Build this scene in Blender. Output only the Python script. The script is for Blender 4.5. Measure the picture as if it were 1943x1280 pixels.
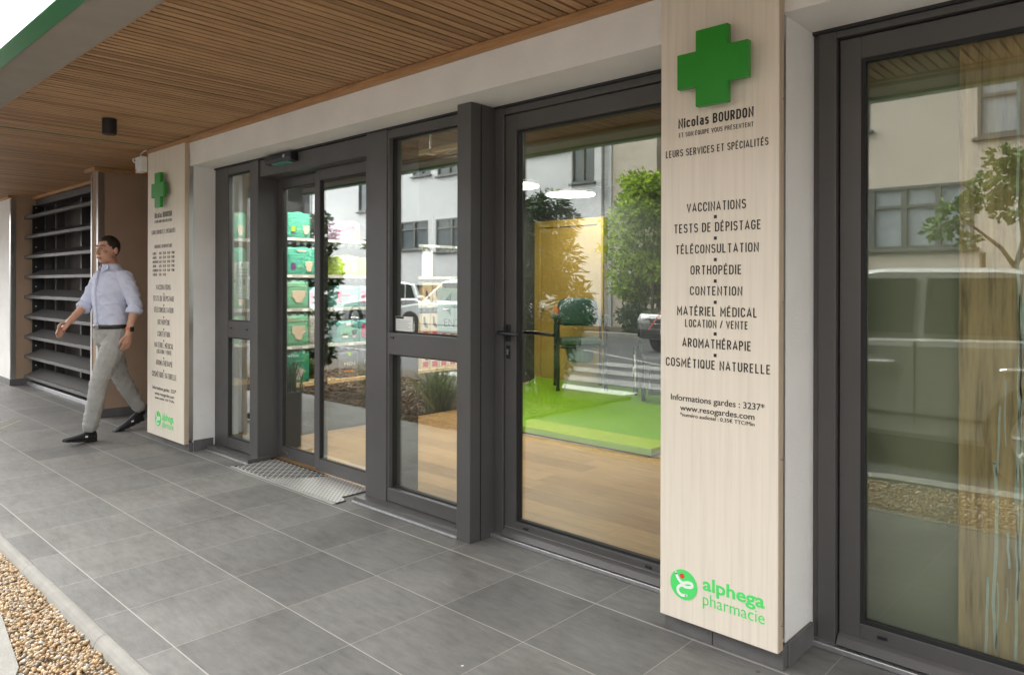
import bpy, bmesh, math, random
from mathutils import Vector, Matrix
random.seed(7)
R = math.radians
for o in list(bpy.data.objects):
    bpy.data.objects.remove(o)
SC = bpy.context.scene
COL = SC.collection

# ---------------------------------------------------------------- camera
cam = bpy.data.cameras.new("camera")
co = bpy.data.objects.new("camera", cam)
COL.objects.link(co)
YAW = 46.9132
co.location = (0, 0, 1.33)
cam.sensor_fit = 'HORIZONTAL'
cam.sensor_width = 36.0
cam.lens = 36.0 * 1382.63 / 1943.0
fwd = Vector((-math.cos(R(YAW)), math.sin(R(YAW)), 0))
rgt = Vector((math.sin(R(YAW)), math.cos(R(YAW)), 0))
up = Vector((0, 0, 1))
ro = R(0.126)
r2 = rgt * math.cos(ro) + up * math.sin(ro)
u2 = up * math.cos(ro) - rgt * math.sin(ro)
m3 = Matrix((r2, u2, -fwd)).transposed()
co.rotation_euler = m3.to_euler()
cam.shift_y = -(640.0 - 540.7) / 1943.0
cam.clip_start = 0.05
cam.clip_end = 500
SC.camera = co

# ---------------------------------------------------------------- sky, sun, exposure
SUN_EL, SUN_AZ = 46.0, 280.0          # a veiled sun over the car park, in front of the shop
w = bpy.data.worlds.new("World")
SC.world = w
w.use_nodes = True
nt = w.node_tree
bg = nt.nodes['Background']
sky = nt.nodes.new('ShaderNodeTexSky')
sky.sky_type = 'NISHITA'
sky.sun_disc = False
sky.sun_elevation = R(SUN_EL)
sky.sun_rotation = R(SUN_AZ)
sky.air_density = 1.0
sky.dust_density = 4.0
hs = nt.nodes.new('ShaderNodeHueSaturation')
hs.inputs['Saturation'].default_value = 0.04
nt.links.new(sky.outputs[0], hs.inputs['Color'])
nt.links.new(hs.outputs[0], bg.inputs[0])
bg.inputs[1].default_value = 0.15
sl = bpy.data.lights.new("sun", 'SUN')
sl.energy = 1.5
sl.angle = R(85)
sl.color = (1.0, 0.96, 0.9)
so = bpy.data.objects.new("sun", sl)
COL.objects.link(so)
d = Vector((math.sin(R(SUN_AZ)) * math.cos(R(SUN_EL)), math.cos(R(SUN_AZ)) * math.cos(R(SUN_EL)), math.sin(R(SUN_EL))))
so.rotation_euler = d.to_track_quat('Z', 'Y').to_euler()
SC.view_settings.view_transform = 'Standard'
SC.view_settings.look = 'None'
SC.view_settings.gamma = 1
SC.view_settings.exposure = 2.58
SC.cycles.max_bounces = 10
SC.cycles.transparent_max_bounces = 24
SC.cycles.glossy_bounces = 6

# ---------------------------------------------------------------- material helpers
MATS = {}
def newmat(name):
    m = bpy.data.materials.new(name)
    m.use_nodes = True
    return m, m.node_tree, m.node_tree.nodes['Principled BSDF']
def N(t, typ, **kw):
    n = t.nodes.new(typ)
    for k, v in kw.items():
        setattr(n, k, v)
    return n
def coords(t, scale=(1, 1, 1)):
    tc = N(t, 'ShaderNodeTexCoord')
    mp = N(t, 'ShaderNodeMapping')
    mp.inputs['Scale'].default_value = scale
    t.links.new(tc.outputs['Object'], mp.inputs[0])
    return mp.outputs[0]
def noise(t, vec, scale, detail=4, rough=.55):
    n = N(t, 'ShaderNodeTexNoise')
    n.inputs['Scale'].default_value = scale
    n.inputs['Detail'].default_value = detail
    n.inputs['Roughness'].default_value = rough
    t.links.new(vec, n.inputs['Vector'])
    return n.outputs['Fac']
def ramp(t, fac, stops):
    r = N(t, 'ShaderNodeValToRGB')
    e = r.color_ramp.elements
    while len(e) < len(stops):
        e.new(.5)
    for i, (p, c) in enumerate(stops):
        e[i].position = p
        e[i].color = (*c, 1)
    t.links.new(fac, r.inputs[0])
    return r.outputs[0]
def math_(t, op, a, b=None, c=None):
    n = N(t, 'ShaderNodeMath', operation=op)
    for i, v in enumerate((a, b, c)):
        if v is None: continue
        if isinstance(v, (int, float)): n.inputs[i].default_value = v
        else: t.links.new(v, n.inputs[i])
    return n.outputs[0]
def bumpn(t, b, h, strength=.3, dist=.01):
    n = N(t, 'ShaderNodeBump')
    n.inputs['Strength'].default_value = strength
    n.inputs['Distance'].default_value = dist
    t.links.new(h, n.inputs['Height'])
    t.links.new(n.outputs[0], b.inputs['Normal'])
def sh(c, k):
    return tuple(max(0, min(1, x * k)) for x in c)
def pm(name, c, rough=.5, metal=0, var=.08, scale=6, bump=0, bscale=150, bdist=.002, stretch=(1, 1, 1), coat=0):
    if name in MATS: return MATS[name]
    m, t, b = newmat(name)
    v = coords(t, stretch)
    f = noise(t, v, scale, 5)
    t.links.new(ramp(t, f, [(.3, sh(c, 1 - var)), (.7, sh(c, 1 + var))]), b.inputs['Base Color'])
    b.inputs['Roughness'].default_value = rough
    b.inputs['Metallic'].default_value = metal
    b.inputs['Coat Weight'].default_value = coat
    if bump:
        bumpn(t, b, noise(t, v, bscale, 3), bump, bdist)
    MATS[name] = m
    return m
def emat(name, c, s):
    m, t, b = newmat(name)
    b.inputs['Base Color'].default_value = (*sh(c, .8), 1)
    b.inputs['Emission Color'].default_value = (*c, 1)
    b.inputs['Emission Strength'].default_value = s
    MATS[name] = m
    return m

stucco = pm('stucco', (.80, .79, .76), .92, var=.05, scale=3, bump=.6, bscale=170, bdist=.004)
anth = pm('anthracite', (.080, .077, .076), .36, var=.07, scale=3, bump=.05, bscale=400)
_t = anth.node_tree
_t.links.new(math_(_t, 'MULTIPLY_ADD', noise(_t, coords(_t), 7, 8, .7), .42, .17), _t.nodes['Principled BSDF'].inputs['Roughness'])
anth_dark = pm('anthracite_shadow_gap', (.02, .02, .021), .6)
rubber = pm('rubber', (.012, .012, .013), .7)
steel = pm('steel', (.55, .54, .52), .28, 1, var=.05)
alu = pm('aluminium', (.62, .63, .64), .35, .9, var=.1, scale=30)
black = pm('black_metal', (.012, .012, .014), .38)
taupe = pm('taupe_render', (.40, .285, .205), .85, var=.05, scale=5, bump=.3, bscale=160)
plinthm = pm('plinth_tile', (.115, .113, .112), .55, var=.18, scale=12, bump=.25, bscale=60)
concrete = pm('concrete', (.235, .228, .208), .9, var=.12, scale=9, bump=.5, bscale=120, bdist=.004)
whitepl = pm('white_plastic', (.75, .74, .71), .4, var=.03)
greenp = pm('green_paint', (.018, .27, .02), .35, var=.05)
signwhite = pm('sign_white', (.86, .87, .88), .35, var=.02)
signgreen = pm('sign_green', (.02, .22, .065), .35, var=.05)
inkm = pm('dark_lettering', (.022, .017, .015), .55, var=.05)
lime = pm('lime_print', (.09, .72, .17), .45, var=.02)
limeth = lime
printwhite = pm('white_print', (.88, .88, .86), .45, var=.02)
printred = pm('red_print', (.75, .06, .04), .45, var=.02)
paper = pm('paper', (.82, .83, .80), .6, var=.02)
asphalt = pm('asphalt', (.055, .055, .058), .9, var=.2, scale=14, bump=.5, bscale=220)
roadpaint = pm('road_paint', (.22, .22, .215), .8, var=.35, scale=7)
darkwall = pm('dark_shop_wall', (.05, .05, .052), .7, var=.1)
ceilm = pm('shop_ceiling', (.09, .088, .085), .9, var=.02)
skin = pm('skin', (.52, .28, .19), .5, var=.1, scale=14)
shirt = pm('shirt_cotton', (.58, .61, .75), .85, var=.07, scale=14, bump=.3, bscale=60, bdist=.006)
chino = pm('grey_chino', (.335, .33, .31), .88, var=.1, scale=12, bump=.4, bscale=34, bdist=.008)
hairm = pm('dark_brown_hair', (.022, .014, .010), .55, var=.3, scale=60, bump=.6, bscale=140)
beltm = pm('black_leather', (.012, .011, .011), .4)
shoem = pm('black_knit', (.012, .012, .014), .75, bump=.4, bscale=200)
leafdark = None

def island_mat(name, stops, rough=.7, transl=0.0, bump=0):
    m, t, b = newmat(name)
    g = N(t, 'ShaderNodeNewGeometry')
    c = ramp(t, g.outputs['Random Per Island'], stops)
    t.links.new(c, b.inputs['Base Color'])
    b.inputs['Roughness'].default_value = rough
    if transl:
        tr = N(t, 'ShaderNodeBsdfTranslucent')
        t.links.new(c, tr.inputs[0])
        mx = N(t, 'ShaderNodeMixShader')
        mx.inputs[0].default_value = transl
        t.links.new(b.outputs[0], mx.inputs[1]); t.links.new(tr.outputs[0], mx.inputs[2])
        t.links.new(mx.outputs[0], t.nodes['Material Output'].inputs[0])
    if bump:
        bumpn(t, b, noise(t, coords(t), 140, 3), bump, .003)
    MATS[name] = m
    return m
pebble = island_mat('pebbles', [(0, (0.360, 0.238, 0.115)), (.18, (0.432, 0.317, 0.180)), (.36, (0.302, 0.180, 0.086)), (.5, (0.475, 0.374, 0.252)), (.64, (0.389, 0.259, 0.130)), (.78, (0.216, 0.166, 0.122)), (.86, (0.504, 0.446, 0.360)), (.92, (0.122, 0.115, 0.108)), (1, (0.547, 0.526, 0.475))], .6, bump=.15)
bark = island_mat('bark_chips', [(0, (.10, .06, .035)), (.4, (.16, .10, .06)), (.7, (.22, .15, .10)), (1, (.08, .05, .035))], .9)
leaf_dark = island_mat('leaves_dark', [(0, (.018, .040, .014)), (.5, (.035, .07, .022)), (1, (.06, .10, .035))], .5, .25)
leaf_lime = island_mat('leaves_lime', [(0, (.10, .17, .015)), (.5, (.26, .38, .03)), (1, (.46, .58, .08))], .55, .45)
leaf_mid = island_mat('leaves_mid', [(0, (.04, .09, .02)), (.5, (.09, .17, .035)), (1, (.16, .25, .06))], .5, .3)
grassm = island_mat('grass_blades', [(0, (.06, .10, .03)), (.5, (.11, .16, .05)), (.85, (.2, .24, .08)), (1, (.38, .38, .14))], .6, .25)
barkwood = pm('tree_bark', (.16, .12, .085), .9, var=.3, scale=20, bump=.6, bscale=40, bdist=.01)

# glass: coated double glazing, mirror share grows with the viewing angle
def glassmat(name, r0, tint):
    m, t, b = newmat(name)
    t.nodes.remove(b)
    lw = N(t, 'ShaderNodeLayerWeight'); lw.inputs[0].default_value = .5
    p = math_(t, 'POWER', lw.outputs['Facing'], 2.0)
    f = math_(t, 'MULTIPLY_ADD', p, 1 - r0, r0)
    tr = N(t, 'ShaderNodeBsdfTransparent'); tr.inputs[0].default_value = (*tint, 1)
    gl = N(t, 'ShaderNodeBsdfGlossy'); gl.inputs['Roughness'].default_value = 0.0
    gl.inputs['Color'].default_value = (.96, 1, .97, 1)
    mx = N(t, 'ShaderNodeMixShader')
    t.links.new(f, mx.inputs[0]); t.links.new(tr.outputs[0], mx.inputs[1]); t.links.new(gl.outputs[0], mx.inputs[2])
    t.links.new(mx.outputs[0], t.nodes['Material Output'].inputs[0])
    MATS[name] = m
    return m
glass = glassmat('window_glass', .11, (.93, .96, .93))

def lam(name, c, stretch, scale=5, rough=.45, amp=.12, knots=False, island=False, bump=.12):
    m, t, b = newmat(name)
    v = coords(t, stretch)
    if island:
        g = N(t, 'ShaderNodeNewGeometry')
        ad = N(t, 'ShaderNodeVectorMath', operation='MULTIPLY_ADD')
        t.links.new(g.outputs['Random Per Island'], ad.inputs[0])
        ad.inputs[1].default_value = (37, 53, 71)
        t.links.new(v, ad.inputs[2])
        v = ad.outputs[0]
    f = noise(t, v, scale, 7, .62)
    c1 = ramp(t, f, [(.28, sh(c, 1 - amp * 1.6)), (.5, c), (.72, sh(c, 1 + amp))])
    if island:
        mx = N(t, 'ShaderNodeMix', data_type='RGBA', blend_type='MULTIPLY')
        mx.inputs[0].default_value = 1
        t.links.new(c1, mx.inputs[6])
        t.links.new(ramp(t, g.outputs['Random Per Island'], [(0, (.62, .58, .54)), (.4, (.90, .88, .86)), (1, (1.05, 1.05, 1.05))]), mx.inputs[7])
        c1 = mx.outputs[2]
    if knots:
        vo = N(t, 'ShaderNodeTexVoronoi'); vo.inputs['Scale'].default_value = knots[1]
        mp = N(t, 'ShaderNodeMapping'); mp.inputs['Scale'].default_value = knots[0]
        tc = N(t, 'ShaderNodeTexCoord'); t.links.new(tc.outputs['Object'], mp.inputs[0])
        t.links.new(mp.outputs[0], vo.inputs['Vector'])
        k = ramp(t, vo.outputs['Distance'], [(.03, (0, 0, 0)), (.13, (1, 1, 1))])
        mx = N(t, 'ShaderNodeMix', data_type='RGBA', blend_type='MIX')
        t.links.new(k, mx.inputs[0])
        mx.inputs[6].default_value = (*sh(c, .42), 1)
        t.links.new(c1, mx.inputs[7])
        c1 = mx.outputs[2]
    t.links.new(c1, b.inputs['Base Color'])
    b.inputs['Roughness'].default_value = rough
    if bump: bumpn(t, b, f, bump, .004)
    MATS[name] = m
    return m
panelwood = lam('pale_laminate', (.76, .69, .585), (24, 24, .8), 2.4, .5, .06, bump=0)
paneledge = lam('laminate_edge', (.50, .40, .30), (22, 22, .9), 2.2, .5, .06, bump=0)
slatwood = lam('larch_slats', (.45, .262, .125), (26, 1.6, 26), 3.2, .6, .22, ((14, 2.3, 14), 1.0), True)
trimwood = lam('larch_trim', (.42, .225, .095), (1.6, 26, 26), 3.2, .55, .2, ((2.3, 10, 10), 1.1))
oakfloor = lam('oak_floor', (.42, .25, .11), (1.2, 9, 9), 3.4, .38, .16, island=True)
shelfwood = lam('shelf_oak', (.58, .40, .21), (20, 1.5, 20), 3, .5, .12)
plankwood = lam('rustic_plank', (.42, .305, .16), (17, 17, 1.2), 2.6, .7, .42, ((6, 6, 2.6), .9))
yellowm = lam('yellow_panel', (.42, .27, .06), (10, 10, 1), 3, .5, .05, bump=0)

# porcelain floor tile with pale joints
def tilemat():
    m, t, b = newmat('slate_tiles')
    tc = N(t, 'ShaderNodeTexCoord')
    sp = N(t, 'ShaderNodeSeparateXYZ'); t.links.new(tc.outputs['Object'], sp.inputs[0])
    S = 0.45279
    tx = math_(t, 'DIVIDE', math_(t, 'ADD', sp.outputs[0], 4.08883), S)
    ty = math_(t, 'DIVIDE', math_(t, 'ADD', sp.outputs[1], -2.46762), S)
    def edge(u, w):
        f = math_(t, 'FRACT', math_(t, 'ADD', u, 100.5))
        dd = math_(t, 'ABSOLUTE', math_(t, 'SUBTRACT', f, .5))
        return math_(t, 'LESS_THAN', dd, w / 2 / S)
    nse = noise(t, coords(t), 3.5, 2)
    wx = math_(t, 'MULTIPLY_ADD', nse, .0022, .0012)
    wy0 = math_(t, 'MULTIPLY_ADD', nse, .002, .0036)
    near = math_(t, 'LESS_THAN', math_(t, 'ABSOLUTE', ty), .2)
    wy = math_(t, 'MULTIPLY_ADD', near, .0042, wy0)
    def edge2(u, wn):
        f = math_(t, 'FRACT', math_(t, 'ADD', u, 100.5))
        dd = math_(t, 'ABSOLUTE', math_(t, 'SUBTRACT', f, .5))
        return math_(t, 'LESS_THAN', dd, math_(t, 'DIVIDE', wn, 2 * S))
    gr = math_(t, 'MAXIMUM', edge2(tx, wx), edge2(ty, wy))
    cb = N(t, 'ShaderNodeCombineXYZ')
    t.links.new(math_(t, 'FLOOR', math_(t, 'ADD', tx, 100)), cb.inputs[0])
    t.links.new(math_(t, 'FLOOR', math_(t, 'ADD', ty, 100)), cb.inputs[1])
    wn = N(t, 'ShaderNodeTexWhiteNoise', noise_dimensions='3D'); t.links.new(cb.outputs[0], wn.inputs[0])
    # slate figure: streaks, each tile shifted and turned a little
    off = N(t, 'ShaderNodeVectorMath', operation='MULTIPLY_ADD')
    t.links.new(wn.outputs['Color'], off.inputs[0]); off.inputs[1].default_value = (41, 23, 13)
    t.links.new(tc.outputs['Object'], off.inputs[2])
    mp = N(t, 'ShaderNodeMapping'); mp.inputs['Scale'].default_value = (1.2, 4.5, 1); mp.inputs['Rotation'].default_value = (0, 0, R(28))
    t.links.new(off.outputs[0], mp.inputs[0])
    f1 = noise(t, mp.outputs[0], 7, 12, .74)
    f2 = noise(t, off.outputs[0], 1.6, 3)
    f3 = noise(t, coords(t), 260, 2)
    mix = math_(t, 'ADD', math_(t, 'MULTIPLY', f1, .62), math_(t, 'ADD', math_(t, 'MULTIPLY', f2, .25), math_(t, 'MULTIPLY', f3, .13)))
    c = ramp(t, mix, [(.30, (.098, .097, .094)), (.47, (.172, .169, .162)), (.64, (.228, .223, .212))])
    tone = ramp(t, wn.outputs['Value'], [(0, (.78, .78, .79)), (.18, (.88, .88, .88)), (.5, (.95, .95, .95)), (1, (1.04, 1.035, 1.02))])
    mx = N(t, 'ShaderNodeMix', data_type='RGBA', blend_type='MULTIPLY'); mx.inputs[0].default_value = 1
    t.links.new(c, mx.inputs[6]); t.links.new(tone, mx.inputs[7])
    # scattered pale specks of plaster
    vo = N(t, 'ShaderNodeTexVoronoi'); vo.inputs['Scale'].default_value = 5.0
    t.links.new(coords(t), vo.inputs['Vector'])
    spk = math_(t, 'MULTIPLY', math_(t, 'LESS_THAN', vo.outputs['Distance'], math_(t, 'MULTIPLY', noise(t, coords(t), 30, 1), .042)), math_(t, 'GREATER_THAN', noise(t, coords(t), 1.1, 2), .53))
    m2 = N(t, 'ShaderNodeMix', data_type='RGBA'); t.links.new(spk, m2.inputs[0]); t.links.new(mx.outputs[2], m2.inputs[6]); m2.inputs[7].default_value = (.62, .61, .58, 1)
    # dark gum spots and blotchy wear
    v2 = N(t, 'ShaderNodeTexVoronoi'); v2.inputs['Scale'].default_value = 3.1
    t.links.new(coords(t), v2.inputs['Vector'])
    sp2 = math_(t, 'LESS_THAN', v2.outputs['Distance'], math_(t, 'MULTIPLY', noise(t, coords(t), 40, 2), .05))
    st = noise(t, coords(t), 2.3, 6, .7)
    m5 = N(t, 'ShaderNodeMix', data_type='RGBA', blend_type='MULTIPLY'); m5.inputs[0].default_value = 1
    t.links.new(m2.outputs[2], m5.inputs[6]); t.links.new(ramp(t, st, [(.34, (.80, .79, .78)), (.52, (1, 1, 1))]), m5.inputs[7])
    m6 = N(t, 'ShaderNodeMix', data_type='RGBA'); t.links.new(math_(t, 'MULTIPLY', sp2, .55), m6.inputs[0]); t.links.new(m5.outputs[2], m6.inputs[6]); m6.inputs[7].default_value = (.05, .048, .045, 1)
    m4 = N(t, 'ShaderNodeMix', data_type='RGBA'); t.links.new(gr, m4.inputs[0]); t.links.new(m6.outputs[2], m4.inputs[6]); m4.inputs[7].default_value = (.36, .348, .32, 1)
    t.links.new(m4.outputs[2], b.inputs['Base Color'])
    t.links.new(math_(t, 'MULTIPLY_ADD', f1, .3, .42), b.inputs['Roughness'])
    hgt = math_(t, 'SUBTRACT', math_(t, 'ADD', math_(t, 'MULTIPLY', f1, .7), math_(t, 'MULTIPLY', f3, .2)), math_(t, 'MULTIPLY', gr, .6))
    b.inputs['Specular IOR Level'].default_value = .18
    bumpn(t, b, hgt, .5, .005)
    return m
tiles = tilemat()

# ---------------------------------------------------------------- mesh helpers
class B:
    def __init__(s): s.bm = bmesh.new()
    def box(s, x0, x1, y0, y1, z0, z1, bev=0):
        b = bmesh.new() if bev else s.bm
        vs = [b.verts.new((x, y, z)) for z in (z0, z1) for y in (y0, y1) for x in (x0, x1)]
        for f in ((0, 2, 3, 1), (4, 5, 7, 6), (0, 1, 5, 4), (2, 6, 7, 3), (0, 4, 6, 2), (1, 3, 7, 5)):
            b.faces.new([vs[i] for i in f])
        if bev:
            bmesh.ops.bevel(b, geom=b.edges[:], offset=bev, segments=2, affect='EDGES', profile=.5)
            s.merge(b)
        return s
    def merge(s, b, mat=None):
        me = bpy.data.meshes.new('tmp'); b.to_mesh(me); b.free()
        if mat is not None: me.transform(mat)
        s.bm.from_mesh(me); bpy.data.meshes.remove(me)
    def prism(s, pts, a0, a1, axis='y', bev=0):
        b = bmesh.new()
        def P(p, a):
            if axis == 'y': return (p[0], a, p[1])
            if axis == 'x': return (a, p[0], p[1])
            return (p[0], p[1], a)
        v0 = [b.verts.new(P(p, a0)) for p in pts]; v1 = [b.verts.new(P(p, a1)) for p in pts]
        b.faces.new(v0[::-1]); b.faces.new(v1)
        n = len(pts)
        for i in range(n):
            b.faces.new((v0[i], v0[(i + 1) % n], v1[(i + 1) % n], v1[i]))
        bmesh.ops.recalc_face_normals(b, faces=b.faces[:])
        if bev: bmesh.ops.bevel(b, geom=b.edges[:], offset=bev, segments=2, affect='EDGES', profile=.5)
        s.merge(b); return s
    def tube(s, pts, radii, n=10, cap=True):
        pts = [Vector(p) for p in pts]
        if not hasattr(radii, '__len__'): radii = [radii] * len(pts)
        rings = []
        ref = None
        for i, p in enumerate(pts):
            a = pts[max(0, i - 1)]; c = pts[min(len(pts) - 1, i + 1)]
            tg = (c - a).normalized()
            if ref is None:
                ref = Vector((0, 0, 1)) if abs(tg.z) < .9 else Vector((1, 0, 0))
            u = tg.cross(ref).normalized(); v = u.cross(tg).normalized(); ref = v
            r = radii[i]
            ra, rb = (r if hasattr(r, '__len__') else (r, r))
            rings.append([s.bm.verts.new(p + u * ra * math.cos(2 * math.pi * k / n) + v * rb * math.sin(2 * math.pi * k / n)) for k in range(n)])
        for a, c in zip(rings, rings[1:]):
            for k in range(n):
                s.bm.faces.new((a[k], a[(k + 1) % n], c[(k + 1) % n], c[k]))
        if cap:
            s.bm.faces.new(rings[0][::-1]); s.bm.faces.new(rings[-1])
        return s
    def rings(s, secs, n=20, cap=True):
        """secs: (cx, cy, cz, rx, ry) horizontal ellipses"""
        rs = []
        for cx, cy, cz, rx, ry in secs:
            rs.append([s.bm.verts.new((cx + rx * math.cos(2 * math.pi * k / n), cy + ry * math.sin(2 * math.pi * k / n), cz)) for k in range(n)])
        for a, c in zip(rs, rs[1:]):
            for k in range(n):
                s.bm.faces.new((a[k], a[(k + 1) % n], c[(k + 1) % n], c[k]))
        if cap:
            s.bm.faces.new(rs[0][::-1]); s.bm.faces.new(rs[-1])
        return s
    def ball(s, c, r, sub=2, rot=None):
        M = Matrix.Translation(c)
        if rot is not None: M = M @ rot
        r = r if hasattr(r, '__len__') else (r, r, r)
        M = M @ Matrix.Diagonal((*r, 1))
        bmesh.ops.create_icosphere(s.bm, subdivisions=sub, radius=1, matrix=M)
        return s
    def cyl(s, c, r, h, axis='z', n=24, r2=None):
        M = Matrix.Translation(c)
        if axis == 'y': M = M @ Matrix.Rotation(R(90), 4, 'X')
        if axis == 'x': M = M @ Matrix.Rotation(R(90), 4, 'Y')
        bmesh.ops.create_cone(s.bm, cap_ends=True, segments=n, radius1=r, radius2=r if r2 is None else r2, depth=h, matrix=M)
        return s
    def quad(s, a, b, c, d):
        s.bm.faces.new([s.bm.verts.new(p) for p in (a, b, c, d)]); return s
    def mesh(s, name, m, smooth=False, recalc=True):
        if recalc: bmesh.ops.recalc_face_normals(s.bm, faces=s.bm.faces[:])
        me = bpy.data.meshes.new(name); s.bm.to_mesh(me); s.bm.free()
        me.materials.append(m)
        if smooth:
            me.polygons.foreach_set('use_smooth', [True] * len(me.polygons))
        return me
def root_loc(o):
    while o.parent: o = o.parent
    return o.location.copy()
def link(name, me, parent=None, world=True):
    o = bpy.data.objects.new(name, me)
    COL.objects.link(o)
    if parent is not None:
        if world: me.transform(Matrix.Translation(-root_loc(parent)))
        o.parent = parent
    return o
def obj(name, b, m, parent=None, smooth=False, world=True, recalc=True):
    return link(name, b.mesh(name, m, smooth, recalc), parent, world)
def tag(o, label, cat, group=None, kind=None):
    if label: o['label'] = label
    if cat: o['category'] = cat
    if group: o['group'] = group
    if kind: o['kind'] = kind
    return o
def thing(name, label, cat, loc=(0, 0, 0), rz=0, group=None):
    o = bpy.data.objects.new(name, None)
    o.empty_display_size = .1
    COL.objects.link(o)
    o.location = loc; o.rotation_euler = (0, 0, rz)
    return tag(o, label, cat, group)
def struct(name, b, m, kind='structure', smooth=False):
    o = obj(name, b, m, smooth=smooth); o['kind'] = kind
    return o
def copy_tree(o, parent=None):
    c = o.copy(); COL.objects.link(c)
    if parent is not None: c.parent = parent
    for ch in list(o.children): copy_tree(ch, c)
    return c
def single(name, b, m, label, cat, group=None, smooth=False):
    """one-mesh thing: origin moved to its base"""
    me = b.mesh(name, m, smooth)
    xs = [v.co for v in me.vertices]
    c = Vector((sum(v.x for v in xs) / len(xs), sum(v.y for v in xs) / len(xs), min(v.z for v in xs)))
    me.transform(Matrix.Translation(-c))
    o = link(name, me); o.location = c
    return tag(o, label, cat, group)
def bake(b, voxel, smooth_it=4, name='body'):
    """join all shells of a bmesh into ONE continuous surface (voxel remesh + smoothing)"""
    bmesh.ops.recalc_face_normals(b.bm, faces=b.bm.faces[:])
    me = bpy.data.meshes.new('t'); b.bm.to_mesh(me); b.bm.free()
    o = bpy.data.objects.new('t', me); COL.objects.link(o)
    md = o.modifiers.new('r', 'REMESH'); md.mode = 'VOXEL'; md.voxel_size = voxel
    if smooth_it:
        sm = o.modifiers.new('s', 'SMOOTH'); sm.iterations = smooth_it; sm.factor = .5
    dg = bpy.context.evaluated_depsgraph_get()
    out = bpy.data.meshes.new_from_object(o.evaluated_get(dg))
    bpy.data.objects.remove(o); bpy.data.meshes.remove(me)
    out.name = name
    out.polygons.foreach_set('use_smooth', [True] * len(out.polygons))
    out.materials.clear()
    return out

# lettering: text curve -> thin mesh in the x,z plane, read from -y
_ref = {}
def text_mesh(s, x0, x1, z, cap, y, bold=0.0, depth=.0008, flip=False):
    def conv(txt):
        cu = bpy.data.curves.new('t', 'FONT'); cu.body = txt; cu.fill_mode = 'BOTH'
        cu.extrude = .02; cu.offset = bold; cu.resolution_u = 4
        o = bpy.data.objects.new('t', cu); COL.objects.link(o)
        dg = bpy.context.evaluated_depsgraph_get()
        me = bpy.data.meshes.new_from_object(o.evaluated_get(dg))
        bpy.data.objects.remove(o); bpy.data.curves.remove(cu)
        return me
    if bold not in _ref:
        h = conv('H'); _ref[bold] = max(v.co.y for v in h.vertices); bpy.data.meshes.remove(h)
    me = conv(s)
    a = min(v.co.x for v in me.vertices); c = max(v.co.x for v in me.vertices)
    sx = (x1 - x0) / (c - a); sy = cap / _ref[bold]
    for v in me.vertices:
        X, Y, Z = v.co
        v.co = (x0 + (X - a) * sx, y - Z / .02 * depth, z + Y * sy)
    return me
def letter(s, x0, x1, z, cap, y, m, parent, bold=0.0, name='lettering', world=True, depth=.0008):
    me = text_mesh(s, x0, x1, z, cap, y, bold, depth)
    me.materials.append(m); me.name = name
    return link(name, me, parent, world)
def ribbon(b, pts, wd, y0, y1, closed=False):
    """flat stroke of constant width through 2-D points (x,z), as a thin solid"""
    P = [Vector(p) for p in pts]
    out = []
    n = len(P)
    for i in range(n - 1):
        p0, p1, p2, p3 = P[max(0, i - 1)], P[i], P[i + 1], P[min(n - 1, i + 2)]
        for k in range(6):
            t = k / 6
            out.append(.5 * ((2 * p1) + (p2 - p0) * t + (2 * p0 - 5 * p1 + 4 * p2 - p3) * t * t + (3 * p1 - p0 - 3 * p2 + p3) * t ** 3))
    out.append(P[-1])
    L, Rr = [], []
    for i, p in enumerate(out):
        a = out[max(0, i - 1)]; c = out[min(len(out) - 1, i + 1)]
        tg = (c - a).normalized(); nn = Vector((-tg.y, tg.x))
        L.append(p + nn * wd / 2); Rr.append(p - nn * wd / 2)
    for i in range(len(out) - 1):
        vs = []
        for y in (y0, y1):
            vs += [b.bm.verts.new((q.x, y, q.y)) for q in (L[i], Rr[i], Rr[i + 1], L[i + 1])]
        b.bm.faces.new(vs[:4]); b.bm.faces.new(vs[4:][::-1])
        b.bm.faces.new((vs[0], vs[4], vs[5], vs[1])); b.bm.faces.new((vs[2], vs[6], vs[7], vs[3]))
        b.bm.faces.new((vs[1], vs[5], vs[6], vs[2])); b.bm.faces.new((vs[3], vs[7], vs[4], vs[0]))
    for p in (out[0], out[-1]):
        b.cyl((p.x, (y0 + y1) / 2, p.y), wd / 2, abs(y1 - y0), 'y', 12)
    return b
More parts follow.
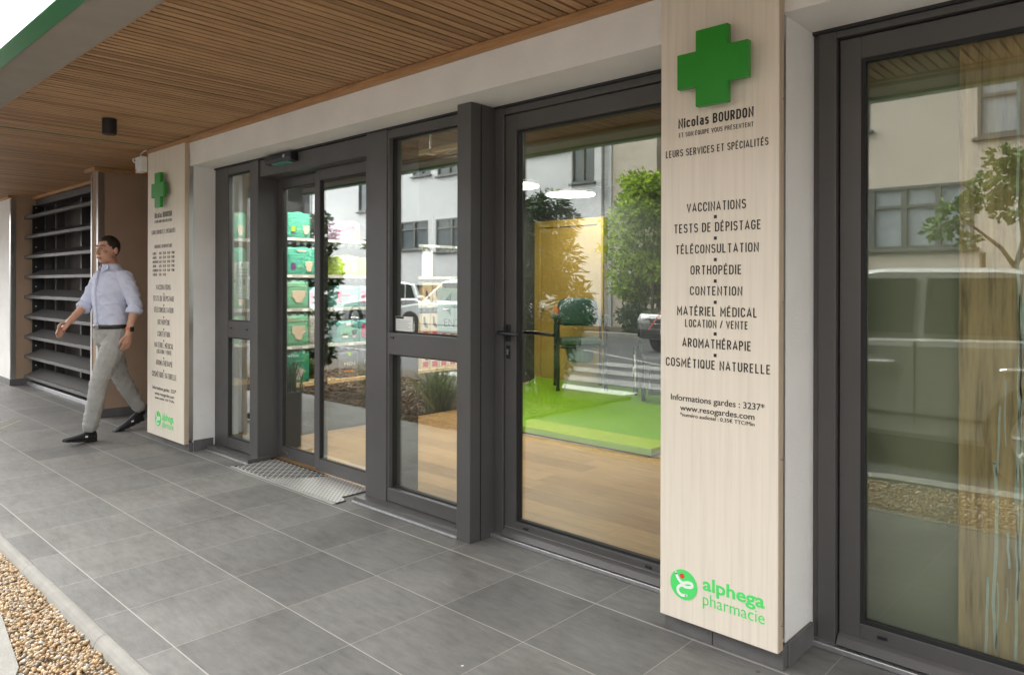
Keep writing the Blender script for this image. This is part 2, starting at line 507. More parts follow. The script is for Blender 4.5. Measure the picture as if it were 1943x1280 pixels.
# ---------------------------------------------------------------- a monoline condensed lettering, drawn stroke by stroke
def arc(cx, cy, rx, ry, a0, a1, n=9):
    return [(cx + rx * math.cos(R(a0 + (a1 - a0) * k / n)), cy + ry * math.sin(R(a0 + (a1 - a0) * k / n))) for k in range(n + 1)]
def _bowl(a, r=.26):
    """closed O of width a"""
    p = arc(a / 2, 1 - r, a / 2, r, 0, 180) + arc(a / 2, r, a / 2, r, 180, 360)
    return p + [p[0]]
GL = {
 'A': (.50, [[(0, 0), (.25, 1), (.50, 0)], [(.085, .27), (.415, .27)]]),
 'B': (.42, [[(0, 0), (0, 1), (.24, 1)] + arc(.20, .765, .20, .235, 70, -90)[1:] + [(0, .53)], [(.2, .53)] + arc(.20, .265, .22, .265, 90, -90) + [(0, 0)]]),
 'C': (.42, [arc(.21, .74, .21, .26, -6, 180) + arc(.21, .26, .21, .26, 180, 366)]),
 'D': (.43, [[(0, 0), (0, 1), (.18, 1)] + arc(.19, .74, .24, .26, 85, 0) + arc(.19, .26, .24, .26, 0, -90) + [(0, 0)]]),
 'E': (.36, [[(.36, 1), (0, 1), (0, 0), (.36, 0)], [(0, .51), (.31, .51)]]),
 'F': (.36, [[(.36, 1), (0, 1), (0, 0)], [(0, .5), (.31, .5)]]),
 'G': (.43, [arc(.215, .74, .215, .26, -4, 180) + arc(.215, .26, .215, .26, 180, 360) + [(.43, .46), (.22, .46)]]),
 'H': (.44, [[(0, 0), (0, 1)], [(.44, 0), (.44, 1)], [(0, .52), (.44, .52)]]),
 'I': (.0, [[(0, 0), (0, 1)]]),
 'J': (.34, [[(.34, 1), (.34, .22)] + arc(.17, .22, .17, .22, 0, -175)]),
 'L': (.35, [[(0, 1), (0, 0), (.35, 0)]]),
 'M': (.56, [[(0, 0), (0, 1), (.28, .34), (.56, 1), (.56, 0)]]),
 'N': (.46, [[(0, 0), (0, 1), (.46, 0), (.46, 1)]]),
 'O': (.43, [_bowl(.43)]),
 'P': (.40, [[(0, 0), (0, 1), (.18, 1)] + arc(.17, .735, .23, .265, 85, -90) + [(0, .47)]]),
 'Q': (.43, [_bowl(.43), [(.24, .24), (.45, -.03)]]),
 'R': (.42, [[(0, 0), (0, 1), (.18, 1)] + arc(.17, .745, .23, .255, 85, -90) + [(0, .49)], [(.19, .49), (.42, 0)]]),
 'S': (.42, [arc(.21, .755, .205, .245, 20, 180) + arc(.21, .755, .205, .24, 195, 255, 4) + arc(.21, .265, .21, .265, 62, -160, 14)]),
 'T': (.44, [[(0, 1), (.44, 1)], [(.22, 1), (.22, 0)]]),
 'U': (.43, [[(0, 1), (0, .26)] + arc(.215, .26, .215, .26, 180, 360) + [(.43, 1)]]),
 'V': (.48, [[(0, 1), (.24, 0), (.48, 1)]]),
 'X': (.44, [[(0, 0), (.44, 1)], [(0, 1), (.44, 0)]]),
 '/': (.34, [[(0, -.04), (.34, 1.04)]]),
 '-': (.22, [[(0, .48), (.22, .48)]]),
 ':': (.0, [[(0, .12), (0, .26)], [(0, .56), (0, .70)]]),
 "'": (.0, [[(0, .8), (0, 1.02)]]),
 '0': (.40, [_bowl(.40)]),
 '1': (.20, [[(0, .78), (.2, 1), (.2, 0)]]),
 '2': (.40, [arc(.2, .75, .2, .25, 170, -35) + [(0, 0), (.40, 0)]]),
 '3': (.40, [arc(.2, .755, .19, .245, 160, -90), arc(.2, .265, .2, .265, 90, -165)]),
 '4': (.42, [[(.30, 0), (.30, 1), (0, .24), (.42, .24)]]),
 '8': (.40, [arc(.2, .765, .175, .235, 0, 360, 18), arc(.2, .265, .2, .265, 0, 360, 18)]),
 '9': (.40, [arc(.2, .72, .2, .28, 0, 360, 18), [(.40, .72), (.26, .2), (.14, 0)]]),
 'i': (.0, [[(0, 0), (0, .64)], [(0, .90), (0, .99)]]),
 'c': (.36, [arc(.18, .53, .18, .19, 5, 180) + arc(.18, .19, .18, .19, 180, 355)]),
 'o': (.38, [arc(.19, .53, .19, .19, 0, 180) + arc(.19, .19, .19, .19, 180, 360) + [(.38, .53)]]),
 'l': (.10, [[(0, 1.04), (0, .14), (.04, .02), (.12, 0)]]),
 'a': (.36, [arc(.18, .54, .17, .18, 165, 0) + [(.35, 0)], [(.35, .42), (.18, .42)] + arc(.17, .21, .17, .21, 90, 270) + [(.35, .04)]]),
 's': (.34, [arc(.17, .555, .165, .165, 25, 180, 7) + arc(.17, .555, .165, .17, 195, 255, 4) + arc(.17, .185, .17, .185, 62, -160, 12)]),
}
for ch, base in (('É', 'E'),):
    w0, st = GL[base]; GL[ch] = (w0, st + [[(.12, 1.13), (.24, 1.27)]])
def stroke(b, pts, wd, y0, y1):
    P = []
    for p in pts:
        p = Vector(p)
        if not P or (p - P[-1]).length > 1e-7: P.append(p)
    closed = (P[0] - P[-1]).length < 1e-6
    if closed: P = P[:-1]
    n = len(P); L, Rr = [], []
    for i in range(n):
        a = P[(i - 1) % n] if (closed or i > 0) else None
        c = P[(i + 1) % n] if (closed or i < n - 1) else None
        d1 = (P[i] - a).normalized() if a is not None and (P[i] - a).length > 1e-9 else None
        d2 = (c - P[i]).normalized() if c is not None and (c - P[i]).length > 1e-9 else None
        d1 = d1 or d2; d2 = d2 or d1
        n1 = Vector((-d1.y, d1.x)); n2 = Vector((-d2.y, d2.x))
        mm = (n1 + n2)
        mm = mm.normalized() if mm.length > 1e-6 else n1
        k = min(2.2, 1 / max(.3, mm.dot(n1)))
        L.append(P[i] + mm * wd / 2 * k); Rr.append(P[i] - mm * wd / 2 * k)
    m_ = n if closed else n - 1
    f = [[b.bm.verts.new((q.x, y0, q.y)) for q in S_] for S_ in (L, Rr)]
    k_ = [[b.bm.verts.new((q.x, y1, q.y)) for q in S_] for S_ in (L, Rr)]
    for i in range(m_):
        j = (i + 1) % n
        b.bm.faces.new((f[0][i], f[1][i], f[1][j], f[0][j]))
        b.bm.faces.new((f[0][i], f[0][j], k_[0][j], k_[0][i])); b.bm.faces.new((f[1][j], f[1][i], k_[1][i], k_[1][j]))
    if not closed:
        b.bm.faces.new((f[0][0], k_[0][0], k_[1][0], f[1][0])); b.bm.faces.new((f[0][-1], f[1][-1], k_[1][-1], k_[0][-1]))
def din(s, x0, x1, z, cap, y, m, parent, wt=.135, depth=.0007, name='lettering'):
    t = wt
    gap, sp = .20, .40
    adv = 0; items = []
    for ch in s:
        if ch == ' ': adv += sp; continue
        w0, st = GL[ch]; items.append((adv, st)); adv += w0 + t + gap
    total = adv - gap
    k = (x1 - x0) / total
    b = B(); q = 0
    for a, st in items:
        for pts in st:
            P = [(x0 + (a + t / 2 + px) * k, z + (t / 2 + py * (1 - t)) * cap) for px, py in pts]
            # extend free ends by half a stroke where they are straight verticals or horizontals: butt ends already reach the cap line
            if (Vector(P[0]) - Vector(P[-1])).length > 1e-6:
                for e, nb in ((0, 1), (-1, -2)):
                    dv = Vector(P[e]) - Vector(P[nb])
                    if dv.length > 1e-9 and abs(dv.x) < 1e-9: P[e] = tuple(Vector(P[e]) + dv.normalized() * t * cap / 2)
            stroke(b, P, t * cap, y - depth - (q % 3) * .00012, y); q += 1
    return obj(name, b, m, parent, recalc=False)
# ================================================================ ground
ZT = 2.272        # head of the shop-front opening
g = B(); g.quad((-90, -70, -.06), (70, -70, -.06), (70, 60, -.06), (-90, 60, -.06)); struct('ground', g, asphalt)
g = B()
g.box(-16, 5, .975, 2.78, -.08, 0)
g.box(-11.3, -6.0, 2.78, 4.6, -.08, 0)
struct('pavement', g, tiles)
# pale kerb with a rounded arris along the pavement edge
g = B()
prof = [(.918, -.10), (.977, -.10), (.977, .003), (.968, .008), (.955, .009), (.940, .003), (.929, -.008), (.921, -.024)]
x = -5.0
while x < 4:
    L = 1.0
    g.prism(prof, x + .0015, x + L - .0015, 'x', .0)
    x += L
struct('kerb', g, concrete, smooth=False)
# outer kerb: the gravel bed widens towards the car park
OUT = [(-5.0, .80), (-3.5, .742), (-3.0, .685), (-2.45, .47), (-1.9, .2), (-1.5, .1), (0, .02), (4, .0)]
def outer_y(x):
    for (a, b), (c, d2) in zip(OUT, OUT[1:]):
        if a <= x <= c: return b + (d2 - b) * (x - a) / (c - a)
    return OUT[0][1] if x < OUT[0][0] else OUT[-1][1]
g = B()
pts = [(x, y) for x, y in OUT] + [(x, y - .16 - .1 * max(0, min(1, (-2.0 - x)))) for x, y in OUT[::-1]]
g.prism(pts, -.1, -.008, 'z', 0)
struct('kerb_outer', g, concrete)
g = B(); g.quad((-5, -.05, -.052), (4, -.05, -.052), (4, .92, -.052), (-5, .92, -.052)); struct('gravel_base', g, pm('sand', (.25, .17, .09), .9, var=.3, scale=30))
# loose pebbles
g = B()
protos = []
for k in range(7):
    b = bmesh.new(); bmesh.ops.create_icosphere(b, subdivisions=1 if k < 6 else 1, radius=1)
    sx, sy, sz = 1, random.uniform(.6, .95), random.uniform(.4, .7)
    for v in b.verts:
        v.co = Vector((v.co.x * sx, v.co.y * sy, v.co.z * sz)) * random.uniform(.86, 1.12)
    protos.append(([tuple(v.co) for v in b.verts], [[v.index for v in f.verts] for f in b.faces])); b.free()
V, F = [], []
def pebbles(n, x0, x1, yfun, y1, zb, r0, r1):
    for i in range(n):
        x = random.uniform(x0, x1); ylo = yfun(x); y = random.uniform(ylo + .004, y1)
        r = random.uniform(r0, r1) * (1.35 if random.random() < .12 else 1)
        vs, fs = random.choice(protos)
        M = Matrix.Translation((x, y, zb + random.uniform(-.006, .012))) @ Matrix.Rotation(random.uniform(0, 6.3), 4, 'Z') @ Matrix.Rotation(random.uniform(-.6, .6), 4, 'X') @ Matrix.Rotation(random.uniform(-.6, .6), 4, 'Y') @ Matrix.Scale(r, 4)
        o = len(V)
        V.extend(tuple(M @ Vector(p)) for p in vs); F.extend([[o + q for q in f] for f in fs])
pebbles(7000, -4.9, -2.0, outer_y, .922, -.030, .006, .0125)
pebbles(4000, -2.0, .4, outer_y, .922, -.032, .009, .015)
me = bpy.data.meshes.new('gravel'); me.from_pydata(V, [], F); me.materials.append(pebble)
me.polygons.foreach_set('use_smooth', [True] * len(F))
o = link('gravel', me); o['kind'] = 'stuff'
# bark mulch bed further left
g = B(); g.box(-12, -5.02, -1.9, .97, -.1, -.03); struct('planting_bed', g, pm('soil', (.06, .042, .03), 1, var=.3, scale=20))
V, F = [], []
for i in range(9000):
    x = random.uniform(-10, -5.03); y = random.uniform(-1.2, .95)
    a = random.uniform(.012, .035); c = random.uniform(.006, .014)
    M = Matrix.Translation((x, y, -.022 + random.uniform(-.005, .02))) @ Matrix.Rotation(random.uniform(0, 6.3), 4, 'Z') @ Matrix.Rotation(random.uniform(-.7, .7), 4, 'X') @ Matrix.Rotation(random.uniform(-.5, .5), 4, 'Y')
    o = len(V)
    V += [tuple(M @ Vector((sx * a, sy * c, sz * .004))) for sz in (-1, 1) for sy in (-1, 1) for sx in (-1, 1)]
    F += [[o + q for q in f] for f in ((0, 2, 3, 1), (4, 5, 7, 6), (0, 1, 5, 4), (2, 6, 7, 3), (0, 4, 6, 2), (1, 3, 7, 5))]
me = bpy.data.meshes.new('bark_mulch'); me.from_pydata(V, [], F); me.materials.append(bark)
o = link('bark_mulch', me); o['kind'] = 'stuff'

# ================================================================ the shop building
bld = thing('pharmacy_building', 'white rendered shop building with a larch soffit and grey glazed entrance', 'building', (-4.5, 2.5, 0))
g = B(); g.box(-5.84, 5, 2.48, 2.95, ZT, 2.62); obj('lintel', g, stucco, bld)
g = B(); g.box(-6.56, -5.84, 2.515, 2.70, 0, 2.62); obj('wall_pier', g, stucco, bld)
g = B(); g.box(-1.50, -1.04, 2.515, 2.98, 0, ZT - .0005); obj('wall_pier', g, stucco, bld)
g = B(); g.box(-16, -11.31, 2.49, 2.95, 0, 2.62); obj('wall', g, stucco, bld)
g = B(); g.box(-16, 5, 2.52, 11, 2.63, 6.8); obj('upper_wall', g, stucco, bld)
# taupe niche
for b4 in ((-8.155, -7.95, 2.485, 4.6, 0, 2.62), (-6.93, -6.901, 2.70, 4.5, 0, 2.62), (-6.901, -6.56, 2.66, 2.70, 0, 2.62), (-11.52, -11.30, 2.62, 3.3, 0, 2.62)):
    g = B(); g.box(*b4); obj('niche_wall', g, taupe, bld)
g = B(); g.box(-11.3, -8.155, 3.06, 3.2, 0, 2.62); obj('niche_wall', g, taupe, bld)
g = B(); g.box(-7.95, -6.9, 4.5, 4.6, 0, 2.62); obj('niche_wall', g, taupe, bld)
g = B(); g.box(-11.31, -11.296, 2.49, 2.70, 0, 2.62); obj('niche_wall', g, taupe, bld)
for x0, x1, y0, y1 in ((-8.165, -8.125, 2.476, 2.50), (-7.99, -7.942, 2.474, 2.484), (-7.949, -7.942, 2.484, 2.53), (-11.34, -11.292, 2.476, 2.489), (-11.295, -11.288, 2.489, 2.53)):
    g = B(); g.box(x0, x1, y0, y1, .08, 2.44); obj('corner_trim', g, steel, bld)
# plinths
def plinth(x0, x1, y0, y1, h=.085):
    g = B(); g.box(x0, x1, y0, y1, 0, h, .003); obj('plinth', g, plinthm, bld)
plinth(-1.502, -1.30, 2.478, 2.515); plinth(-1.297, -1.032, 2.478, 2.515); plinth(-1.04, -1.026, 2.518, 2.74)
plinth(-6.57, -5.832, 2.478, 2.515, .07); plinth(-5.84, -5.826, 2.518, 2.675)
plinth(-7.95, -7.938, 2.49, 3.1); plinth(-7.95, -7.938, 3.103, 3.7); plinth(-7.95, -7.938, 3.703, 4.49); plinth(-8.16, -7.94, 2.472, 2.485); plinth(-16, -11.29, 2.472, 2.49); plinth(-11.296, -11.284, 2.492, 2.68)
# larch soffit: one field of narrow slats
g = B()
x = -15.0; k = 0
while x < 4.6:
    wv = .0405
    if not (-6.475 < x < -6.43):
        y1 = 2.437 if x > -6.6 or x < -11.35 else (3.05 if x < -8.2 else (2.47 if x < -7.95 else 4.49))
        g.box(x, x + wv, 1.195, y1, 2.488 + random.uniform(-.0012, .0012), 2.51)
    x += .0535
obj('soffit', g, slatwood, bld)
g = B(); g.box(-15.2, 4.7, 1.0, 4.6, 2.512, 2.56); obj('soffit_backing', g, pm('soffit_shadow', (.035, .022, .014), .9), bld)
g = B(); g.box(-6.472, -6.43, 1.195, 2.437, 2.486, 2.51); obj('soffit_joint', g, pm('olive_strip', (.33, .27, .16), .6), bld)
for x0, x1, y0, y1 in ((-6.60, 4.6, 2.437, 2.481), (-16, -11.29, 2.445, 2.489), (-8.21, -7.91, 2.43, 2.474), (-7.95, -7.906, 2.474, 4.49), (-11.3, -8.16, 2.72, 2.764)):
    g = B(); g.box(x0, x1, y0, y1, 2.452, 2.487, .003); obj('soffit_trim', g, trimwood, bld)
g = B(); g.box(-15.2, 4.7, 1.165, 1.194, 2.474, 2.51); obj('soffit_trim', g, trimwood, bld)
g = B(); g.box(-15.2, 4.7, .945, 1.164, 2.452, 3.0); obj('canopy_beam', g, pm('beam_render', (.30, .27, .235), .85, var=.05, bump=.2), bld)
g = B(); g.box(-15.2, 4.7, .95, 2.52, 3.0, 3.06); obj('canopy_roof', g, concrete, bld)
for x0_, x1_, y0_ in ((-5.836, -2.816, 2.680), (-2.712, -1.502, 2.758), (-1.038, .578, 2.745)):
    g = B(); g.box(x0_, x1_, y0_, y0_ + .03, ZT - .0125, ZT + .001); obj('sealant_joint', g, anth_dark, bld)

# -------- glazing
def pane(x0, x1, z0, z1, y, parent, name='pane'):
    g = B(); g.box(x0, x1, y - .003, y + .003, z0, z1); return obj(name, g, glass, parent)
def gasket(x0, x1, z0, z1, y, parent, wd=.009):
    g = B()
    for a in ((x0, x0 + wd, z0 + wd, z1 - wd), (x1 - wd, x1, z0 + wd, z1 - wd), (x0, x1, z0, z0 + wd), (x0, x1, z1 - wd, z1)):
        g.box(a[0], a[1], y - .012, y + .012, a[2], a[3])
    return obj('gasket', g, rubber, parent)
def drains(xs, z, y, parent):
    for x in xs:
        g = B(); g.box(x - .016, x + .016, y - .006, y, z - .005, z + .006, .0015); obj('drain_cap', g, black, parent)

F1 = 2.685                     # face of the entrance screen
# left sidelight
g = B()
g.box(-5.8385, -5.72, F1 + .006, 2.73, 0, ZT - .012, .002)
g.box(-5.72, -5.60, F1, 2.735, 0.04, ZT - .013, .003)
g.box(-5.60, -5.236, F1 + .002, 2.775, 2.20, ZT - .014, .003)
g.box(-5.60, -5.236, F1 + .002, 2.775, .915, 1.042, .003)
g.box(-5.60, -5.236, F1 + .002, 2.775, .04, .12, .003)
sl1 = obj('sidelight_frame', g, anth, bld)
pane(-5.60, -5.236, .12, .915, 2.706, sl1); pane(-5.60, -5.236, 1.042, 2.20, 2.706, sl1)
gasket(-5.60, -5.236, .12, .915, 2.700, sl1); gasket(-5.60, -5.236, 1.042, 2.20, 2.700, sl1)
drains((-5.55, -5.29), .985, F1 + .002, sl1)
g = B(); g.box(-5.236, -5.115, F1 - .002, 2.88, .012, ZT - .011, .003); obj('mullion', g, anth, bld)
g = B(); g.box(-5.79, -5.10, 2.60, 2.79, .001, .035, .004); obj('sill', g, anth, bld)
g = B(); g.box(-5.80, -5.10, 2.585, 2.60, .001, .012, .002); obj('sill_strip', g, alu, bld)
# head over the sliding doors
g = B(); g.box(-5.115, -3.75, F1 + .01, 2.92, 2.135, ZT - .015, .003); obj('door_head', g, anth, bld)
# sliding leaves
def leaf(x0, x1, y, z0, z1, st, top, bot, nm):
    g = B()
    g.box(x0, x0 + st, y - .022, y + .022, z0, z1, .003); g.box(x1 - st, x1, y - .022, y + .022, z0, z1, .003)
    g.box(x0 + st, x1 - st, y - .021, y + .021, z1 - top, z1, .002); g.box(x0 + st, x1 - st, y - .021, y + .021, z0, z0 + bot, .002)
    l = obj(nm, g, anth, bld)
    pane(x0 + st, x1 - st, z0 + bot, z1 - top, y, l); gasket(x0 + st, x1 - st, z0 + bot, z1 - top, y - .006, l, .006)
    return l
l1 = leaf(-5.16, -4.50, 2.872, .02, 2.134, .105, .075, .085, 'sliding_door')
g = B(); g.box(-5.04, -4.95, 2.838, 2.852, .06, .075, .002); obj('floor_guide', g, steel, l1)
l2 = leaf(-4.50, -3.62, 2.815, .03, 2.134, .05, .075, .085, 'sliding_door')
g = B(); g.box(-3.75, -3.54, F1 - .004, 2.93, .012, ZT - .012, .003); obj('mullion', g, anth, bld)
# right sidelight
g = B()
g.box(-3.54, -2.815, F1 + .002, 2.775, 2.205, ZT - .014, .003)
g.box(-3.54, -2.815, F1 + .002, 2.775, .915, 1.043, .003)
g.box(-3.54, -2.815, F1 + .002, 2.775, .036, .115, .003)
g.box(-3.54, -3.522, F1 + .003, 2.774, .115, 2.205)
sl2 = obj('sidelight_frame', g, anth, bld)
pane(-3.522, -2.815, .115, .915, 2.735, sl2); pane(-3.522, -2.815, 1.043, 2.205, 2.735, sl2)
gasket(-3.522, -2.815, .115, .915, 2.728, sl2); gasket(-3.522, -2.815, 1.043, 2.205, 2.728, sl2)
drains((-3.49,), 1.015, F1 + .002, sl2)
g = B(); g.box(-3.76, -2.815, 2.60, 2.79, .001, .034, .004); obj('sill', g, anth, bld)
g = B(); g.box(-3.76, -2.815, 2.585, 2.60, .001, .012, .002); obj('sill_strip', g, alu, bld)
g = B(); g.box(-2.815, -2.713, 2.588, 2.80, .001, ZT - .001, .0025); obj('post', g, anth, bld)
g = B(); g.box(-2.7128, -2.709, 2.66, 2.664, .001, ZT - .012); obj('post_seam', g, anth_dark, bld)
# glazed door
DY = 2.79
g = B()
g.box(-2.713, -2.648, 2.765, 2.86, .001, ZT - .012, .003); g.box(-1.57, -1.50, 2.765, 2.86, .001, ZT - .012, .003)
g.box(-2.648, -1.57, 2.766, 2.86, 2.222, ZT - .013, .003)
dfr = obj('door_frame', g, anth, bld)
g = B()
g.box(-2.642, -2.566, DY - .018, DY + .04, .035, 2.216, .003); g.box(-1.65, -1.576, DY - .018, DY + .04, .035, 2.216, .003)
g.box(-2.566, -1.65, DY - .0185, DY + .04, 2.132, 2.216, .003); g.box(-2.566, -1.65, DY - .0185, DY + .04, .035, .106, .003)
g.prism([(DY - .05, .028), (DY - .0185, .034), (DY - .0185, .062), (DY - .03, .052)], -2.642, -1.576, 'x', 0)
door = obj('glazed_door', g, anth, bld)
pane(-2.566, -1.65, .106, 2.132, DY + .012, door); gasket(-2.566, -1.65, .106, 2.132, DY + .004, door, .012)
g = B(); g.box(-2.642, -1.576, DY - .021, DY - .0186, .068, .070); drn = obj('rail_line', g, pm('dusty_sealant', (.25, .24, .22), .9), door)
drains((-2.49, -1.76), .085, DY - .018, door)
g = B(); g.box(-2.712, -1.50, 2.735, 2.80, .001, .022, .003); obj('threshold', g, alu, bld)
# lever handle and lock
g = B(); g.box(-2.632, -2.600, DY - .028, DY - .018, 1.035, 1.125, .004)
g.tube([(-2.616, DY - .02, 1.082), (-2.616, DY - .07, 1.082)], .011, 12)
g.tube([(-2.640, DY - .07, 1.083), (-2.616, DY - .072, 1.082), (-2.56, DY - .072, 1.079), (-2.505, DY - .068, 1.078)], [.011, .0115, .0095, .008], 12)
obj('handle', g, black, door, smooth=False)
g = B(); g.box(-2.60, -2.575, DY + .04, DY + .048, 1.04, 1.12, .003); g.tube([(-2.59, DY + .04, 1.08), (-2.59, DY + .09, 1.08), (-2.50, DY + .095, 1.078), (-2.40, DY + .09, 1.072)], [.011, .011, .0095, .008], 12); obj('handle', g, black, door)
g = B(); g.box(-2.630, -2.603, DY - .022, DY - .018, .945, 1.015, .002); lk = obj('lock', g, black, door)
g = B(); g.cyl((-2.6165, DY - .026, .990), .0085, .008, 'y', 16); g.box(-2.621, -2.612, DY - .030, DY - .022, .966, .988, .002); obj('lock_cylinder', g, steel, lk)
# right-hand shop window
WY = 2.775
g = B()
g.box(-1.04, -1.018, 2.765, 2.9, .001, ZT - .0125, .002)
g.box(-1.018, -.955, 2.752, 2.86, .001, ZT - .0125, .003)
g.box(-.955, .9, 2.753, 2.86, 2.234, ZT - .013, .003)
obj('window_frame', g, anth, bld)
g = B()
g.box(-.949, -.876, WY, WY + .06, .035, 2.228, .003); g.box(.5, .58, WY, WY + .06, .035, 2.228, .003)
g.box(-.876, .5, WY - .0005, WY + .06, 2.148, 2.228, .003); g.box(-.876, .5, WY - .0005, WY + .06, .035, .116, .003)
g.prism([(WY - .032, .028), (WY - .0005, .034), (WY - .0005, .062), (WY - .012, .052)], -.949, .58, 'x', 0)
win = obj('shop_window', g, anth, bld)
pane(-.876, .5, .116, 2.148, WY + .022, win); gasket(-.876, .5, .116, 2.148, WY + .014, win, .014)
drains((-.80, .1), .088, WY, win)
g = B(); g.box(-1.04, .9, 2.728, 2.79, .001, .022, .003); obj('threshold', g, alu, bld)
g = B(); g.box(.58, 5, 2.52, 2.98, 0, ZT - .0005); obj('wall_pier', g, stucco, bld)

# ================================================================ sign panels on the piers
def panel(x0, x1, zb, label):
    t = thing('sign_panel', label, 'sign', ((x0 + x1) / 2, 2.46, zb))
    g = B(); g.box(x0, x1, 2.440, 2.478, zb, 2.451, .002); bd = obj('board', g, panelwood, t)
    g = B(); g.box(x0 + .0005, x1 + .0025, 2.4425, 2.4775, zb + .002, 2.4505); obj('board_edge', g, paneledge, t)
    g = B(); g.box(x0 + .006, x1 - .006, 2.4785, 2.5145, zb + .03, 2.4512); obj('channel', g, steel, t)
    for z in (.09, .66, 1.2, 1.9):
        g = B(); g.cyl((x1 + .003, 2.466, zb + z), .004, .004, 'x', 12); obj('screw', g, steel, t)
    return t
def cross(t, x, z, w, h, arm, name='cross'):
    y0, y1 = 2.378, 2.404
    a, b2 = w / 2, h / 2
    q = arm / 2; qz = arm / 2 * 1.02
    pts = [(-q, -b2), (q, -b2), (q, -qz), (a, -qz), (a, qz), (q, qz), (q, b2), (-q, b2), (-q, qz), (-a, qz), (-a, -qz), (-q, -qz)]
    g = B(); g.prism([(x + u, z + v) for u, v in pts], y0, y1, 'y', .0025)
    c = obj(name, g, greenp, t)
    for u, v in ((-.3, 0), (.3, 0), (0, .3), (0, -.3)):
        g = B(); g.cyl((x + u * w, 2.422, z + v * h), .008, .038, 'y', 10); obj('standoff', g, steel, c)
def logo(t, cx, cz, r, s=1.0):
    g = B(); g.cyl((cx, 2.4385, cz), r, .0012, 'y', 48); obj('logo_disc', g, lime, t)
    pts = [(-.55, .66), (-.42, .36), (-.1, .1), (.33, .22), (.62, .20), (.60, .0), (.2, -.10), (-.12, -.06), (-.38, -.25), (-.40, -.52), (-.15, -.72), (.22, -.66)]
    g = B(); ribbon(g, [(cx + u * r, cz + v * r) for u, v in pts], r * .19, 2.4368, 2.4378); obj('logo_swirl', g, printwhite, t)
    g = B(); g.cyl((cx - .10 * r, 2.4373, cz + .56 * r), r * .17, .001, 'y', 24); obj('logo_dot', g, printred, t)
def bullet(t, x, z, s):
    g = B(); g.box(x - s, x + s, 2.4388, 2.4399, z - s * 1.1, z + s * 1.1); obj('bullet', g, inkm, t)

PY = 2.4396
pr = panel(-1.498, -1.036, .072, 'pale wood sign panel nearest the camera with a large green cross')
cross(pr, -1.2555, 2.113, .275, .275, .125)
for s, a, b2, z, c, bo in [("Nicolas BOURDON", -1.422, -1.126, 1.921, .036, .022), ("ET SON ÉQUIPE VOUS PRÉSENTENT", -1.420, -1.126, 1.887, .017, 0), ("LEURS SERVICES ET SPÉCIALITÉS", -1.476, -1.072, 1.815, .027, .008),
    ("VACCINATIONS", -1.386, -1.153, 1.602, .034, .01), ("TESTS DE DÉPISTAGE", -1.440, -1.098, 1.526, .034, .01), ("TÉLÉCONSULTATION", -1.433, -1.106, 1.448, .033, .01), ("ORTHOPÉDIE", -1.370, -1.169, 1.370, .034, .01),
    ("CONTENTION", -1.372, -1.166, 1.294, .033, .01), ("MATÉRIEL MÉDICAL", -1.426, -1.111, 1.218, .034, .01), ("LOCATION / VENTE", -1.392, -1.145, 1.175, .029, .006), ("AROMATHÉRAPIE", -1.404, -1.133, 1.100, .034, .01), ("COSMÉTIQUE NATURELLE", -1.474, -1.063, 1.024, .033, .01),
    ("Informations gardes : 3237*", -1.452, -1.084, .897, .0225, .004), ("www.resogardes.com", -1.413, -1.120, .861, .021, .004), ("*numéro audiotel : 0.35€ TTC/Min", -1.413, -1.120, .839, .0135, 0)]:
    (letter if s[0] in 'Iw*' else din)(s, a, b2, z, c, PY, inkm, pr, bo if s[0] in 'Iw*' else (.165 if s.startswith('Nic') else .13))
for z in (1.58, 1.502, 1.424, 1.346, 1.269, 1.154, 1.076): bullet(pr, -1.270, z, .0055)
logo(pr, -1.396, .209, .056)
letter("alphega", -1.317, -1.082, .214, .047, PY, lime, pr, .022)
letter("pharmacie", -1.317, -1.082, .158, .043, PY, lime, pr, -.006)

pl = panel(-6.58, -5.835, .06, 'pale wood sign panel listing opening hours beside the walking man')
cross(pl, -6.215, 2.103, .25, .285, .115)
for s, a, b2, z, c, bo in [("Nicolas BOURDON", -6.427, -6.073, 1.886, .045, .022), ("ET SON ÉQUIPE VOUS PRÉSENTENT", -6.427, -6.073, 1.845, .022, 0), ("LEURS SERVICES ET SPÉCIALITÉS", -6.494, -6.006, 1.751, .034, .008), ("HORAIRES D'OUVERTURE", -6.429, -6.068, 1.633, .028, .008),
    ("VACCINATIONS", -6.394, -6.097, 1.284, .043, .01), ("TESTS DE DÉPISTAGE", -6.457, -6.030, 1.190, .043, .01), ("TÉLÉCONSULTATION", -6.439, -6.041, 1.095, .043, .01), ("ORTHOPÉDIE", -6.359, -6.111, .994, .043, .01), ("CONTENTION", -6.362, -6.107, .895, .044, .01),
    ("MATÉRIEL MÉDICAL", -6.425, -6.040, .801, .043, .01), ("LOCATION / VENTE", -6.378, -6.079, .752, .035, .006), ("AROMATHÉRAPIE", -6.394, -6.058, .654, .044, .01), ("COSMÉTIQUE NATURELLE", -6.479, -5.977, .553, .046, .01),
    ("Informations gardes : 3237*", -6.465, -5.984, .447, .028, .004), ("www.resogardes.com", -6.418, -6.026, .402, .026, .004), ("*numéro audiotel : 0.35€ TTC/Min", -6.418, -6.026, .369, .017, 0)]:
    (letter if s[0] in 'Iw*' else din)(s, a, b2, z, c, PY, inkm, pl, bo if s[0] in 'Iw*' else (.15 if s.startswith('Nic') else .10))
